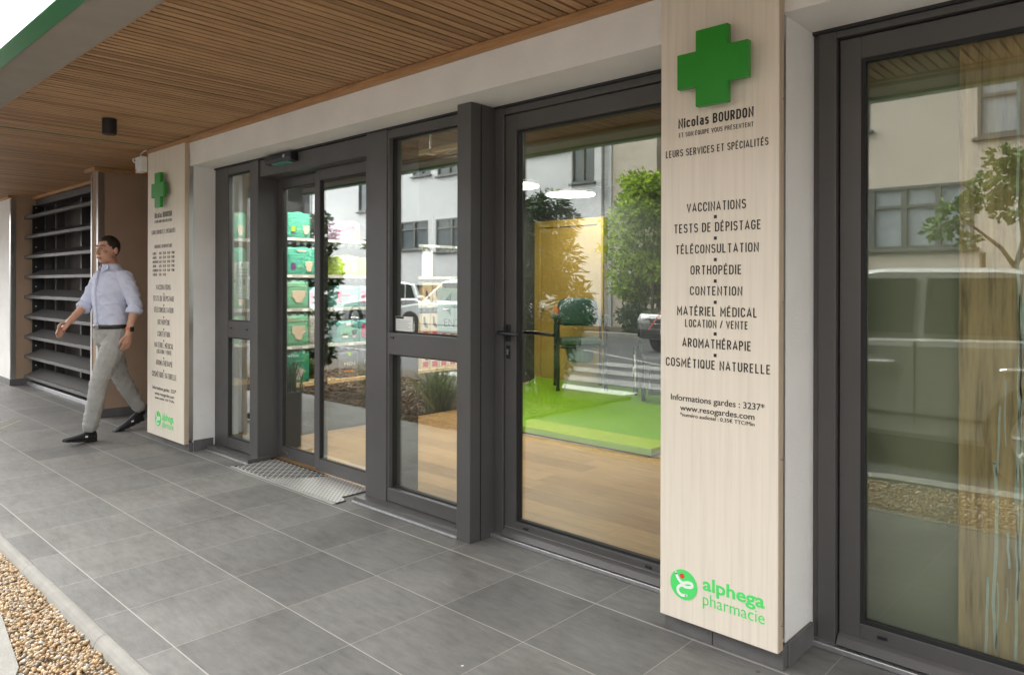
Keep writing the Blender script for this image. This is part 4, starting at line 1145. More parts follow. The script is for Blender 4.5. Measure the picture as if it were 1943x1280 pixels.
dg = pm('dark_green_vinyl', (.030, .075, .055), .4, var=.08); frame_g = pm('dark_green_tube', (.010, .016, .014), .4)
t = thing('commode_chair', 'dark green commode chair with a bucket in front of the yellow door', 'chair', (-5.50, 7.10, .07), math.atan2(.69, .72))
def P_(x, y, z): return (x, y, z)
for s in (-1, 1):
    g = B(); g.tube([(s * .285, -.24, 0), (s * .285, -.24, .80), (s * .26, -.245, .84)], .019, 12); obj('leg', g, frame_g, t, world=False)
    g = B(); g.tube([(s * .285, .24, 0), (s * .285, .24, .78), (s * .27, .25, .84), (s * .235, .26, .90)], .019, 12); obj('leg', g, frame_g, t, world=False)
    for y in (-.24, .24):
        g = B(); g.cyl((s * .285, y, .015), .023, .03, 'z', 14); obj('ferrule', g, rubber, t, world=False)
    g = B(); g.box(s * .32 - .035, s * .32 + .035, -.26, .12, .86, .90, .012); g.tube([(s * .30, -.18, .70), (s * .325, -.2, .87)], .012, 8); obj('armrest', g, dg, t, world=False)
g = B(); g.tube([(-.285, -.24, .52), (.285, -.24, .52)], .014, 10); g.tube([(-.285, .24, .52), (.285, .24, .52)], .014, 10); g.tube([(-.285, -.24, .52), (-.285, .24, .52)], .014, 10); g.tube([(.285, -.24, .52), (.285, .24, .52)], .014, 10); obj('seat_frame', g, frame_g, t, world=False)
g = B(); g.box(-.245, .245, -.25, .22, .55, .615, .02); obj('seat', g, dg, t, world=False)
g = B()
b = bmesh.new(); bmesh.ops.create_grid(b, x_segments=16, y_segments=8, size=1)
for v in b.verts:
    u, q = v.co.x, v.co.y
    hh = .155 * (1 - .30 * abs(u) ** 4)
    v.co = (u * .255 * (1 - .06 * q * q), .255 - .05 * (1 - u * u) - .0, .945 + q * hh - (.03 * (u * u) if q < 0 else -.0))
    v.co.y += .02 * q * q
me0 = bmesh.ops.solidify(b, geom=b.faces[:], thickness=.035)
g.merge(b); obj('backrest', g, dg, t, smooth=True, world=False)
g = B(); g.rings([(0, -.02, .33, .13, .12), (0, -.02, .34, .145, .13), (0, -.02, .51, .185, .17), (0, -.02, .515, .20, .18), (0, -.02, .535, .20, .18)], 28); obj('bucket', g, pm('green_bucket', (.06, .13, .095), .4), t, smooth=False, world=False)
t = thing('wheelchair', 'dark wheelchair with small casters right of the commode chair', 'wheelchair', (-4.40, 7.2, .07), R(38))
for s in (-1, 1):
    g = B()
    for k in range(28):
        a0 = 2 * math.pi * k / 28; a1 = 2 * math.pi * (k + 1) / 28
        g.tube([(s * .29, .12 + .27 * math.cos(a0), .28 + .27 * math.sin(a0)), (s * .29, .12 + .27 * math.cos(a1), .28 + .27 * math.sin(a1))], .016, 8, False)
    wl = obj('wheel', g, rubber, t, world=False)
    g = B()
    for k in range(9):
        a0 = 2 * math.pi * k / 9; g.tube([(s * .29, .12, .28), (s * .29, .12 + .26 * math.cos(a0), .28 + .26 * math.sin(a0))], .006, 6)
    g.cyl((s * .29, .12, .28), .04, .06, 'x', 16); obj('spokes', g, silver, wl, world=False)
    g = B(); g.cyl((s * .24, -.34, .085), .085, .035, 'x', 24); obj('caster', g, rubber, t, world=False)
    g = B(); g.tube([(s * .24, -.34, .085), (s * .24, -.30, .20), (s * .24, -.30, .42)], .014, 8); g.tube([(s * .24, -.32, .42), (s * .24, .28, .42), (s * .24, .32, .92), (s * .24, .42, .94)], .014, 8); obj('side_frame', g, frame_g, t, world=False)
    g = B(); g.box(s * .27 - .025, s * .27 + .025, -.22, .22, .63, .665, .01); obj('armrest', g, greyf, t, world=False)
g = B(); g.box(-.23, .23, -.30, .25, .42, .48, .02); obj('seat', g, greyf, t, world=False)
g = B(); g.box(-.23, .23, .26, .31, .46, .92, .02); obj('backrest', g, greyf, t, world=False)
g = B(); g.box(-.2, .2, -.56, -.40, .10, .12, .006); g.tube([(-.18, -.3, .40), (-.18, -.48, .12)], .012, 8); g.tube([(.18, -.3, .40), (.18, -.48, .12)], .012, 8); obj('footrest', g, frame_g, t, world=False)

# black planter with a spiky plant inside the doors
def spiky(name, label, loc, n, h, spread, m, cat='plant', w_=.008, pot=None, droop=.5, seed=3):
    rnd = random.Random(seed)
    t = thing(name, label, cat, loc)
    V, F = [], []
    for i in range(n):
        a = rnd.uniform(0, 6.283); sp = spread * rnd.uniform(.15, 1) ; hh = h * rnd.uniform(.55, 1)
        bx, by = rnd.gauss(0, .05), rnd.gauss(0, .05)
        side = Vector((-math.sin(a), math.cos(a), 0))
        pr_ = []
        for k in range(6):
            u = k / 5
            r = sp * u ** 1.4
            z = hh * (u * (1 + droop) - droop * u * u * (1 + .6 * sp / max(spread, .01)))
            pr_.append((Vector((bx + r * math.cos(a), by + r * math.sin(a), z)), w_ * (1 - u) ** .6 + .0006))
        o = len(V)
        for p, ww in pr_:
            V.append(tuple(p + side * ww)); V.append(tuple(p - side * ww))
        F += [[o + 2 * k, o + 2 * k + 1, o + 2 * k + 3, o + 2 * k + 2] for k in range(5)]
    me = bpy.data.meshes.new('blades'); me.from_pydata(V, [], F); me.materials.append(m)
    zo = pot[1] if pot else 0
    me.transform(Matrix.Translation((0, 0, zo)))
    link('blades', me, t, False)
    if pot:
        g = B(); s = pot[0]; g.prism([(-s * .8, -s * .8), (s * .8, -s * .8), (s * .8, s * .8), (-s * .8, s * .8)], 0, .01, 'z', 0); g.box(-s, s, -s, s, .01, pot[1], .008); obj('pot', g, pot[2], t, world=False)
    return t
spiky('potted_plant', 'spiky plant in a tall black planter inside the left sliding leaf', (-5.40, 3.06, .004), 120, .30, .17, leaf_dark, 'plant', .006, (.10, .46, black), .2, 5)

# boards closing the right-hand window
kh = pm('khaki_board', (.27, .275, .185), .55, var=.04, scale=2)
t = thing('backing_board', 'plain khaki board closing the back of the right shop window', 'board', (-.2, 2.93, 0))
g = B(); g.box(-1.02, .9, 2.93, 2.949, .004, 2.2); obj('board', g, kh, t)
t = thing('rustic_plank', 'wide weathered plank with knots and pale drips in the right window', 'plank', (-.35, 2.9, 0))
g = B(); g.box(-.592, -.20, 2.885, 2.92, .006, 2.19, .004); pk = obj('plank', g, plankwood, t)
drip = pm('mint_paint', (.50, .56, .50), .6, var=.12, scale=40)
rnd = random.Random(4)
g = B()
def drip_(x, z0, z1, w0):
    pts = []
    n = max(4, int((z0 - z1) / .05))
    xx = x
    for k in range(n + 1):
        xx += rnd.uniform(-.0035, .0035); pts.append((xx, z0 + (z1 - z0) * k / n))
    ribbon(g, pts, w0, 2.8836, 2.8848)
drip_(-.468, .93, .70, .006); drip_(-.484, .74, .12, .010); drip_(-.455, 1.02, .8, .004); drip_(-.425, 2.0, .1, .008); drip_(-.418, 1.3, .3, .004); drip_(-.452, .52, .40, .007); drip_(-.505, .35, .10, .008); drip_(-.476, .34, .12, .004); drip_(-.447, .33, .22, .004); drip_(-.40, 1.5, .4, .006)
obj('paint_drips', g, drip, pk)
# ================================================================ the street behind the camera (seen in the glass)
g = B()
for k in range(3):                                         # zebra crossing
    g.box(-7.7, -4.4, -3.25 - k * .95, -2.75 - k * .95, -.056, -.052)
for (a, c) in (((-9.6, -6.9), (-5.8, -4.9)), ((-6.4, -7.6), (-5.2, -4.7)), ((-14, -3.6), (-9.4, -3.5)), ((-3.2, -.75), (-3.3, -6)), ((3.2, -.75), (3.2, -6))):
    a = Vector(a); c = Vector(c); nn = Vector((-(c - a).y, (c - a).x)).normalized() * .06
    g.prism([tuple(a + nn), tuple(a - nn), tuple(c - nn), tuple(c + nn)], -.0565, -.0535, 'z', 0)
struct('road_marking', g, roadpaint)
g = B(); g.box(-8.6, -5.2, -2.35, -1.2, -.0575, -.05); struct('tactile_strip', g, pm('pale_tactile', (.5, .5, .48), .8, var=.15, scale=30, bump=.5, bscale=40, bdist=.01))
g = B(); g.box(-60, -2.2, -10.6, -10.42, -.1, .07, .02); struct('kerb_far', g, concrete)
g = B(); g.box(-60, -2.2, -13.0, -10.6, -.1, .05); struct('planting_strip', g, MATS['soil'])
g = B(); g.box(-2.0, 20, -10.0, -8.4, -.1, .05); struct('pavement_far', g, concrete)

facadew = pm('white_facade', (.64, .64, .665), .9, var=.03, scale=1.5, bump=.2, bscale=60)
facadeb = pm('beige_facade', (.56, .485, .42), .9, var=.05, scale=1.2, bump=.2, bscale=60)
winm = pm('window_dark', (.10, .12, .14), .12, var=.3, scale=1.2)
wingrey = pm('blind_grey', (.30, .33, .37), .3, var=.1)
winfr = pm('grey_window_frame', (.10, .10, .10), .5)
def window(p, x0, x1, z0, z1, y, cols=2, split=0.72, m=None):
    """a recessed window in a wall facing +y"""
    g = B()
    f = .06
    g.box(x0, x0 + f, y - .14, y + .01, z0, z1); g.box(x1 - f, x1, y - .14, y + .01, z0, z1)
    g.box(x0 + f, x1 - f, y - .14, y + .009, z0, z0 + f); g.box(x0 + f, x1 - f, y - .14, y + .009, z1 - f, z1)
    for k in range(1, cols):
        xm = x0 + (x1 - x0) * k / cols; g.box(xm - .05, xm + .05, y - .13, y + .004, z0 + f, z1 - f)
    if split: zm = z0 + (z1 - z0) * split; g.box(x0 + f, x1 - f, y - .128, y + .003, zm - .03, zm + .03)
    fr = obj('window', g, winfr, p)
    g = B(); g.box(x0 + .02, x1 - .02, y - .09, y - .06, z0 + .02, z1 - .02); obj('pane', g, m or winm, fr)
    g = B(); g.box(x0 - .08, x1 + .08, y, y + .10, z0 - .07, z0 - .01, .01); obj('sill', g, winfr, fr)
# white house
WB = -13.0
t = thing('white_building', 'long white rendered building across the car park', 'building', (-30, -15, 0))
def wall_with(p, x0, x1, y, zt, wins, m):
    """front wall cut round its openings so that the panes sit back"""
    zs = sorted({0, zt, *[w_[2] for w_ in wins], *[w_[3] for w_ in wins]})
    g = B()
    xs = sorted({x0, x1, *[w_[0] for w_ in wins], *[w_[1] for w_ in wins]})
    for za, zb in zip(zs, zs[1:]):
        run = None
        for xa, xb in zip(xs, xs[1:]):
            hole = any(w_[0] <= xa and xb <= w_[1] and w_[2] <= za and zb <= w_[3] for w_ in wins)
            if not hole:
                run = (run[0], xb) if run else (xa, xb)
            if hole or xb == xs[-1]:
                if run: g.box(run[0], run[1], y - .25, y, za, zb)
                run = None
    obj('wall', g, m, p)
    g = B(); g.box(x0, x1, y - 6, y - .26, 0, zt); obj('core', g, pm('room_dark', (.03, .03, .035), .9), p)
W1 = [(-17.3, -14.9, 5.75, 6.6), (-14.75, -13.85, 4.62, 6.35), (-24.3, -21.75, 2.75, 3.85), (-21.3, -18.6, 2.6, 3.85), (-22.7, -21.6, 5.62, 6.6), (-21.2, -19.9, 5.5, 6.6), (-26.6, -23.7, 4.5, 6.4), (-33, -30.5, 4.6, 6.2), (-33, -30.5, 2.2, 3.6), (-38, -35.5, 4.6, 6.2), (-17.6, -15.2, 1.2, 3.0)]
wall_with(t, -46, -13.2, WB, 6.75, W1, facadew)
for w_ in W1: window(t, *w_, WB, 3 if w_[1] - w_[0] > 2.2 else 2, .72)
g = B(); g.cyl((-13.45, WB + .09, 3.37), .055, 6.74, 'z', 16); obj('downpipe', g, pm('pipe_grey', (.2, .2, .2), .5), t)
g = B(); g.box(-46, -13.2, WB - 6.2, WB + .35, 6.75, 6.95, .02); obj('roof_edge', g, winfr, t)
# beige house with louvres
t = thing('beige_building', 'beige building with wide grey windows across the car park', 'building', (-4, -12, 0))
W2 = [(-5.3, -2.95, 2.05, 3.27), (-2.9, -.3, 4.05, 5.15), (-5.9, -4.75, 4.45, 5.3), (-1.0, 1.5, 2.05, 3.27), (3, 5.4, 2.05, 3.27), (3, 5.4, 4.1, 5.2)]
wall_with(t, -6.2, 12, -10.0, 5.7, W2, facadeb)
for w_ in W2: window(t, *w_, -10.0, 4 if w_[1] - w_[0] > 2 else 2, .68, wingrey)
g = B(); g.box(-6.2, 12, -16, -9.7, 5.7, 5.9, .02); obj('roof_edge', g, winfr, t)
t = thing('beige_wing', 'recessed beige wing with dark louvres behind the shrubs', 'building', (-10, -14, 0))
g = B(); g.box(-13.19, -11.6, -19, -13.05, 0, 6.8); g.box(-11.6, -6.21, -19, -13.6, 0, 6.8); obj('wall', g, facadeb, t)
for k in range(10):
    z = .35 + k * .62
    g = B(); g.prism([(-13.3, z), (-13.28, z + .05), (-13.52, z + .2), (-13.55, z + .15)], -11.55, -6.25, 'x', 0); obj('louvre_blade', g, winfr, t)
g = B(); g.box(-11.6, -6.21, -13.6, -13.58, .2, 6.7); obj('louvre_back', g, MATS['room_dark'], t)

# ---------------------------------------------------------------- cars
chrome = pm('chrome', (.60, .60, .61), .35, 1, var=.02)
tyre = pm('tyre', (.018, .018, .018), .8)
cglass = pm('car_glass', (.018, .024, .022), .06, var=.1)
lampc = pm('headlamp', (.6, .6, .58), .1, var=.05)
def make_car(name, label, paint, loc, rz, L=4.3, W=1.8, H=1.5, belt=.96, plate=None, logo_=False):
    t = thing(name, label, 'car', loc, rz, None)
    h = L / 2
    side = [(-h, .42), (-h + .02, .66), (-h + .10, .80), (-h * .46, belt - .04), (h * .82, belt + .03), (h - .06, belt - .06), (h, .55), (h - .03, .30), (h * .72, .22), (-h * .72, .22), (-h + .06, .28)]
    g = B(); g.prism(side, -W / 2, W / 2, 'y', .055); body = obj('body', g, paint, t, world=False)
    base = [(-h * .50, belt - .06), (h * .90, belt - .02)]
    rf = [(-h * .16, H - .05), (h * .02, H), (h * .45, H - .01), (h * .70, H - .07)]
    wb, wt = W / 2 - .09, W / 2 - .24
    b = bmesh.new()
    prof = [(base[0], wb), (rf[0], wt), (rf[1], wt - .01), (rf[2], wt - .01), (rf[3], wt), (base[1], wb)]
    rl = [b.verts.new((p[0], -w_, p[1])) for p, w_ in prof]; rr = [b.verts.new((p[0], w_, p[1])) for p, w_ in prof]
    n = len(prof)
    b.faces.new(rl); b.faces.new(rr[::-1])
    for i in range(n): b.faces.new((rl[i], rr[i], rr[(i + 1) % n], rl[(i + 1) % n]))
    bmesh.ops.recalc_face_normals(b, faces=b.faces[:])
    bmesh.ops.bevel(b, geom=b.edges[:], offset=.035, segments=2, affect='EDGES', profile=.5)
    g = B(); g.merge(b); obj('cabin', g, paint, t, world=False)
    def at(x, z, s):   # point on the side of the cabin
        k = (z - belt) / (H - belt); return (x, s * (wb + (wt - wb) * k + .004), z)
    z0, z1 = belt + .035, H - .085
    for s in (-1, 1):
        for xa0, xa1, xb0, xb1 in ((-h * .40, -h * .13, h * .16, h * .16), (h * .20, h * .20, h * .56, h * .50), (h * .60, h * .54, h * .80, h * .64)):
            g = B(); ps = [at(xa0, z0, s), at(xb0, z0, s), at(xb1, z1, s), at(xa1, z1, s)]
            ps2 = [(p[0], p[1] + s * .006, p[2]) for p in ps]
            vs = [g.bm.verts.new(p) for p in ps + ps2]
            for f in ((0, 1, 2, 3), (7, 6, 5, 4), (0, 4, 5, 1), (1, 5, 6, 2), (2, 6, 7, 3), (3, 7, 4, 0)): g.bm.faces.new([vs[i] for i in f])
            obj('side_window', g, cglass, t, world=False)
        for x in (-h * .03, h * .46):
            g = B(); g.tube([(x + .02, s * (W / 2 + .005), belt - .20), (x + .06, s * (W / 2 + .03), belt - .19), (x + .22, s * (W / 2 + .03), belt - .185), (x + .26, s * (W / 2 + .005), belt - .185)], .016, 8); obj('door_handle', g, chrome, t, world=False)
        g = B()
        for x in (-h * .41, h * .18, h * .66): g.box(x - .005, x + .005, s * W / 2 - .004 if s > 0 else s * W / 2 - .004, s * W / 2 + .004, .34, belt - .02)
        g.box(-h * .6, h * .62, s * W / 2 - .004, s * W / 2 + .006, .40, .425)
        obj('door_seam', g, anth_dark, t, world=False)
        g = B(); g.ball((-h * .36, s * (W / 2 + .09), belt + .07), (.07, .11, .075), 2); obj('mirror', g, paint, t, smooth=True, world=False)
        for x in (-h * .62, h * .62):
            g = B(); g.cyl((x, s * (W / 2 - .085), .33), .39, .20, 'y', 36); obj('wheel_arch', g, anth_dark, t, world=False)
            g = B(); g.cyl((x, s * (W / 2 - .09), .33), .335, .23, 'y', 36); wl = obj('wheel', g, tyre, t, world=False)
            g = B(); g.cyl((x, s * (W / 2 + .022), .33), .225, .012, 'y', 32)
            for k in range(10):
                a = k * math.pi / 5; g.tube([(x, s * (W / 2 + .03), .33), (x + .215 * math.cos(a), s * (W / 2 + .03), .33 + .215 * math.sin(a))], .018, 6)
            obj('rim', g, alu, wl, world=False)
        g = B(); g.ball((-h + .17, s * (W / 2 - .22), .70), (.17, .2, .075), 2); obj('headlight', g, lampc, t, smooth=True, world=False)
        g = B(); g.ball((h - .10, s * (W / 2 - .16), .78), (.10, .16, .12), 2); obj('tail_light', g, printred, t, smooth=True, world=False)
    def across(x0, zz0, x1, zz1, w0, w1, nm, m):
        g = B(); d2 = Vector((zz1 - zz0, 0, -(x1 - x0))).normalized() * (.012 if x0 > x1 else -.012)
        if d2.z < 0: d2 = -d2
        ps = [Vector((x0, -w0, zz0)), Vector((x0, w0, zz0)), Vector((x1, w1, zz1)), Vector((x1, -w1, zz1))]
        vs = [g.bm.verts.new(p) for p in ps] + [g.bm.verts.new(p + d2) for p in ps]
        for f in ((0, 1, 2, 3), (7, 6, 5, 4), (0, 4, 5, 1), (1, 5, 6, 2), (2, 6, 7, 3), (3, 7, 4, 0)): g.bm.faces.new([vs[i] for i in f])
        obj(nm, g, m, t, world=False)
    across(-h * .47, belt, -h * .19, H - .08, wb - .1, wt - .04, 'windscreen', cglass)
    across(h * .87, belt + .04, h * .72, H - .11, wb - .12, wt - .06, 'rear_window', cglass)
    g = B(); g.box(-h - .012, -h + .05, -W * .30, W * .30, .52, .70, .015); gr_ = obj('grille', g, black, t, world=False)
    g = B(); g.box(-h - .018, -h + .02, -W * .36, W * .36, .705, .725, .005); g.box(-h - .02, -h + .02, -W * .28, W * .28, .60, .612, .003); obj('grille_bar', g, chrome, gr_, world=False)
    if logo_:
        g = B(); g.prism([(0, .565), (.05, .645), (0, .725), (-.05, .645)], -h - .03, -h - .015, 'x', .002); obj('emblem', g, chrome, gr_, world=False)
    if plate:
        for s_, xx in ((-1, -h - .03),):
            g = B(); g.box(xx, xx + .012, -.26, .26, .40, .51, .002); pl_ = obj('number_plate', g, paper, t, world=False)
            me = text_mesh(plate, -.20, .20, .425, .065, 0, .01)
            me.transform(Matrix.Translation((xx - .001, 0, 0)) @ Matrix.Rotation(R(-90), 4, 'Z')); me.materials.append(inkm); link('plate_lettering', me, pl_, False)
    return t
paintw = pm('white_car_paint', (.80, .80, .80), .25, var=.01, coat=.6)
paints = pm('silver_car_paint', (.52, .53, .55), .3, .3, var=.02, coat=.6)
paintk = pm('black_car_paint', (.014, .014, .016), .2, var=.05, coat=.8)
make_car('parked_car', 'grey hatchback with a chrome door handle parked along the gravel bed', pm('grey_car_paint', (.32, .32, .30), .22, .3, var=.02, coat=1.0), (-1.88, -1.42, -.055), 0, 3.8, 1.84, 1.53, .99)
make_car('parked_car', 'silver hatchback parked in front of the white building', paints, (-13.25, -7.2, -.055), 0, 4.2, 1.8, 1.52, .98)
make_car('parked_car', 'silver saloon parked further away by the dark shrubs', paints, (-18.4, -9.0, -.055), 0, 4.3, 1.8, 1.48, .96)
make_car('parked_car', 'black car with chrome grille and a red ribbon facing the shop', paintk, (-7.35, -9.35, -.055), R(-84), 4.4, 1.84, 1.62, 1.05, 'AA-838-ER', True)
g = B(); g.tube([(-8.1, -7.13, .42), (-7.75, -7.13, .86), (-7.55, -8.1, 1.03), (-7.42, -8.5, 1.3)], .012, 6); g.tube([(-6.75, -7.13, .42), (-7.05, -7.13, .86), (-7.3, -8.1, 1.03), (-7.42, -8.5, 1.3)], .012, 6); g.ball((-7.42, -8.52, 1.34), .06, 1)
single('ribbon', g, printred, 'red ribbon tied over the bonnet of the black car', 'ribbon', None)

# ---------------------------------------------------------------- trees and shrubs
def foliage(n, clumps, size, aspect, rnd, droop=0.0):
    V, F = [], []
    tot = sum(c[3] ** 2 for c in clumps)
    for cx, cy, cz, r in clumps:
        for i in range(int(n * r * r / tot)):
            dv = Vector((rnd.gauss(0, 1), rnd.gauss(0, 1), rnd.gauss(0, 1))).normalized() * r * rnd.uniform(.35, 1.08)
            dv.z *= .75
            p = Vector((cx, cy, cz)) + dv
            ax = (dv.normalized() + Vector((rnd.uniform(-1, 1), rnd.uniform(-1, 1), rnd.uniform(-.9, .7) - droop))).normalized()
            sd = ax.cross(Vector((rnd.uniform(-1, 1), rnd.uniform(-1, 1), rnd.uniform(-1, 1)))).normalized()
            nn = ax.cross(sd)
            l = size * rnd.uniform(.6, 1.25); w_ = l * aspect
            o = len(V)
            V += [tuple(p), tuple(p + ax * l * .5 + sd * w_ + nn * l * .08), tuple(p + ax * l), tuple(p + ax * l * .5 - sd * w_ + nn * l * .08)]
            F.append([o, o + 1, o + 2, o + 3])
    return V, F
def tree(name, label, cat, loc, clumps, n, size, aspect, leafm, stems, seed, group=None, droop=0):
    rnd = random.Random(seed)
    t = thing(name, label, cat, loc, 0, group)
    g = B()
    for pts, rad in stems: g.tube(pts, rad, 8)
    obj('trunk', g, barkwood, t, smooth=True, world=False)
    V, F = foliage(n, clumps, size, aspect, rnd, droop)
    me = bpy.data.meshes.new('crown'); me.from_pydata(V, [], F); me.materials.append(leafm); link('crown', me, t, False)
    return t
def ell_clumps(rnd, n, rx, ry, z0, z1, r0, r1, taper=0):
    out = []
    for i in range(n):
        u = rnd.random(); z = z0 + (z1 - z0) * u
        k = math.sqrt(max(.05, 1 - (2 * u - 1) ** 2 * .85)) * (1 - taper * u)
        a = rnd.uniform(0, 6.28); q = math.sqrt(rnd.random())
        out.append((rx * k * q * math.cos(a), ry * k * q * math.sin(a), z, rnd.uniform(r0, r1)))
    return out
rnd = random.Random(21)
stem = lambda h, r=.05: [([(0, 0, 0), (.03, .02, h * .5), (-.02, 0, h)], [r, r * .8, r * .4])]
tree('bamboo_shrub', 'dark bamboo shrub mirrored at the left of the door glass', 'shrub', (-6.05, -1.25, -.03), ell_clumps(rnd, 46, .62, .5, .3, 2.55, .16, .3), 9500, .13, .13, leaf_dark, stem(2.2, .02), 1, 'shrubs in the bark bed', .3)
tree('lime_green_tree', 'bright lime green bushy tree mirrored at the right of the door glass', 'tree', (-11.1, -11.6, .03), ell_clumps(rnd, 60, 1.35, 1.1, 1.0, 4.4, .28, .5, .35), 9000, .15, .28, leaf_lime, [([(0, 0, 0), (.05, 0, 1.2), (0, .05, 3.6)], [.07, .06, .02]), ([(.3, .1, 0), (.35, .1, 1.0), (.5, .2, 2.4)], [.05, .045, .02])], 2, 'trees along the far kerb')
tree('lime_green_tree', 'bright green bushy tree behind the sign panel reflection', 'tree', (-9.2, -12.0, .03), ell_clumps(rnd, 44, 1.2, 1.0, 1.1, 4.0, .28, .5, .3), 6000, .15, .28, leaf_lime, stem(3.2, .07), 3, 'trees along the far kerb')
tree('column_shrub', 'slim dark evergreen shrub mirrored in the sliding doors', 'shrub', (-8.08, .58, -.03), ell_clumps(rnd, 40, .20, .20, .35, 2.15, .11, .18, .1), 4800, .075, .32, leaf_dark, stem(1.9, .025), 4, 'shrubs in the bark bed')
tree('leafy_tree', 'small leafy tree mirrored beside the wide mullion', 'tree', (-7.45, -.02, -.03), [(0, 0, 1.95, .2), (-.14, .05, 1.85, .16), (.14, -.04, 1.86, .17), (.05, .1, 1.72, .13), (-.05, -.1, 2.12, .15), (.18, .05, 2.05, .12)], 620, .075, .34, leaf_dark, [([(0, 0, 0), (.01, 0, 1.0), (-.01, 0, 1.9)], [.022, .018, .008])], 6, 'trees along the far kerb')
for k in range(5):
    x = -15.2 + k * 1.15 + (0 if k < 3 else .9)
    tree('low_shrub', ['low dark shrub under the bamboo', 'low dark shrub between bamboo and lime green tree', 'low dark shrub at the foot of the lime green tree', 'low dark shrub behind the black car', 'low dark shrub right of the black car'][k], 'shrub', (x, -11.0, .04), ell_clumps(rnd, 12, .5, .4, .1, .62, .16, .28), 1500, .1, .3, leaf_dark, stem(.4, .02), 10 + k, 'low shrubs along the far kerb')
# the young staked tree opposite the right-hand window
rnd = random.Random(8)
tr_st = [([(0, 0, 0), (.01, 0, .9), (.02, 0, 1.65)], [.05, .042, .036]), ([(.02, 0, 1.6), (-.12, .05, 1.85), (-.38, .1, 2.1), (-.62, .1, 2.28)], [.03, .024, .016, .008]), ([(.02, 0, 1.62), (.1, .02, 1.95), (.06, 0, 2.4), (.1, 0, 2.8)], [.032, .026, .018, .008]), ([(.04, 0, 1.7), (.3, .02, 1.95), (.5, 0, 2.3)], [.026, .018, .008])]
cl = [(-.62, .1, 2.32, .22), (-.78, .12, 2.12, .17), (-.3, .05, 2.5, .26), (-.1, .0, 2.72, .3), (.15, 0, 2.85, .3), (.0, .1, 2.35, .22), (.35, .1, 2.55, .3), (.55, 0, 2.3, .25), (.4, -.1, 2.05, .16), (-.5, 0, 1.95, .14), (-.1, .1, 3.0, .18)]
tree('young_tree', 'young leafy tree with stakes mirrored in the right window', 'tree', (-1.62, -5.2, -.05), cl, 1500, .10, .34, leaf_mid, tr_st, 9)
for x, lb in ((-1.95, 'wooden stake left of the young tree'), (-1.32, 'wooden stake right of the young tree')):
    g = B(); g.cyl((x, -5.2, .85), .035, 1.8, 'z', 12); g.tube([(x, -5.2, 1.35), (-1.62, -5.2, 1.2)], .012, 6)
    single('tree_stake', g, barkwood, lb, 'stake', 'stakes of the young tree')
t = thing('dark_reflection_wall', 'tall dark grey wall added to darken the reflection in the left panes', 'wall', (-26, -4.6, 0))  # added wall, gives the left panes something dark to mirror
g = B(); g.box(-36, -17.2, -4.75, -4.45, -.06, 4.6); obj('wall', g, pm('dark_render', (.10, .10, .105), .9, bump=.3), t)
g = B(); g.box(-36, -17.15, -4.80, -4.40, 4.6, 4.66, .01); obj('coping', g, alu, t)
# ornamental grasses in the bark bed
spiky('ornamental_grass', 'fine ornamental grass whose blade tips reach over the pavement', (-5.75, .42, -.03), 420, .62, .62, grassm, 'grass', .004, None, .55, 6)
spiky('ornamental_grass', 'fine ornamental grass at the foot of the bamboo shrub', (-5.35, -.75, -.03), 420, .85, .7, grassm, 'grass', .0045, None, .55, 16)
spiky('ornamental_grass', 'fine ornamental grass deeper in the bark bed', (-7.3, .25, -.03), 420, .6, .55, grassm, 'grass', .004, None, .55, 7)
spiky('ornamental_grass', 'fine ornamental grass at the far end of the bark bed', (-9.0, .3, -.03), 380, .6, .5, grassm, 'grass', .004, None, .55, 8)
# three long blades that arch over the edge of the picture
g = B()
for pts in ([(-5.45, .75, .1), (-5.42, .98, .34), (-5.36, 1.12, .44), (-5.30, 1.22, .49)], [(-5.5, .72, .1), (-5.46, .95, .30), (-5.40, 1.06, .385), (-5.36, 1.13, .42)], [(-5.5, .7, .1), (-5.48, .95, .36), (-5.42, 1.1, .46), (-5.39, 1.17, .485)]):
    g.tube(pts, [.0028, .0025, .002, .0008], 6)
single('grass_blades', g, pm('pale_blade', (.45, .46, .14), .6), 'yellowish grass blades arching in from the left edge', 'grass', None)

g = B(); g.ball((-1.02, 2.40, .006), (.012, .008, .006), 1); g.ball((-1.008, 2.395, .005), (.006, .006, .005), 1)
single('crumb', g, pm('crumb_brown', (.35, .25, .14), .8), 'small tan crumb lying on the tiles at the foot of the near pier', 'crumb', None)
# ================================================================ the walking man (local frame: he faces -y, his left is +x)
man = thing('person', 'man in a pale blue shirt and grey trousers walking out of the niche', 'person', (-6.97, 2.28, 0), R(15))
def limb(b, pts, rad, n=14):
    """a limb with extra rings so that it tapers smoothly"""
    P, Q = [], []
    for i in range(len(pts) - 1):
        a, c = Vector(pts[i]), Vector(pts[i + 1])
        for k in range(5):
            t_ = k / 5; P.append(a.lerp(c, t_)); Q.append(rad[i] + (rad[i + 1] - rad[i]) * t_)
    P.append(Vector(pts[-1])); Q.append(rad[-1])
    b.tube(P, Q, n)
    for p, r in zip(pts, rad): b.ball(p, r * .98, 2)
HIPL, KNL, ANL = (.095, .0, .90), (.105, -.17, .515), (.10, -.255, .105)
HIPR, KNR, ANR = (-.095, .01, .90), (-.10, .15, .50), (-.095, .355, .155)
SHL, ELL, WRL = (.175, .02, 1.405), (.245, .06, 1.135), (.245, -.005, .905)
SHR, ELR, WRR = (-.175, .01, 1.405), (-.225, -.085, 1.15), (-.20, -.255, 1.0)
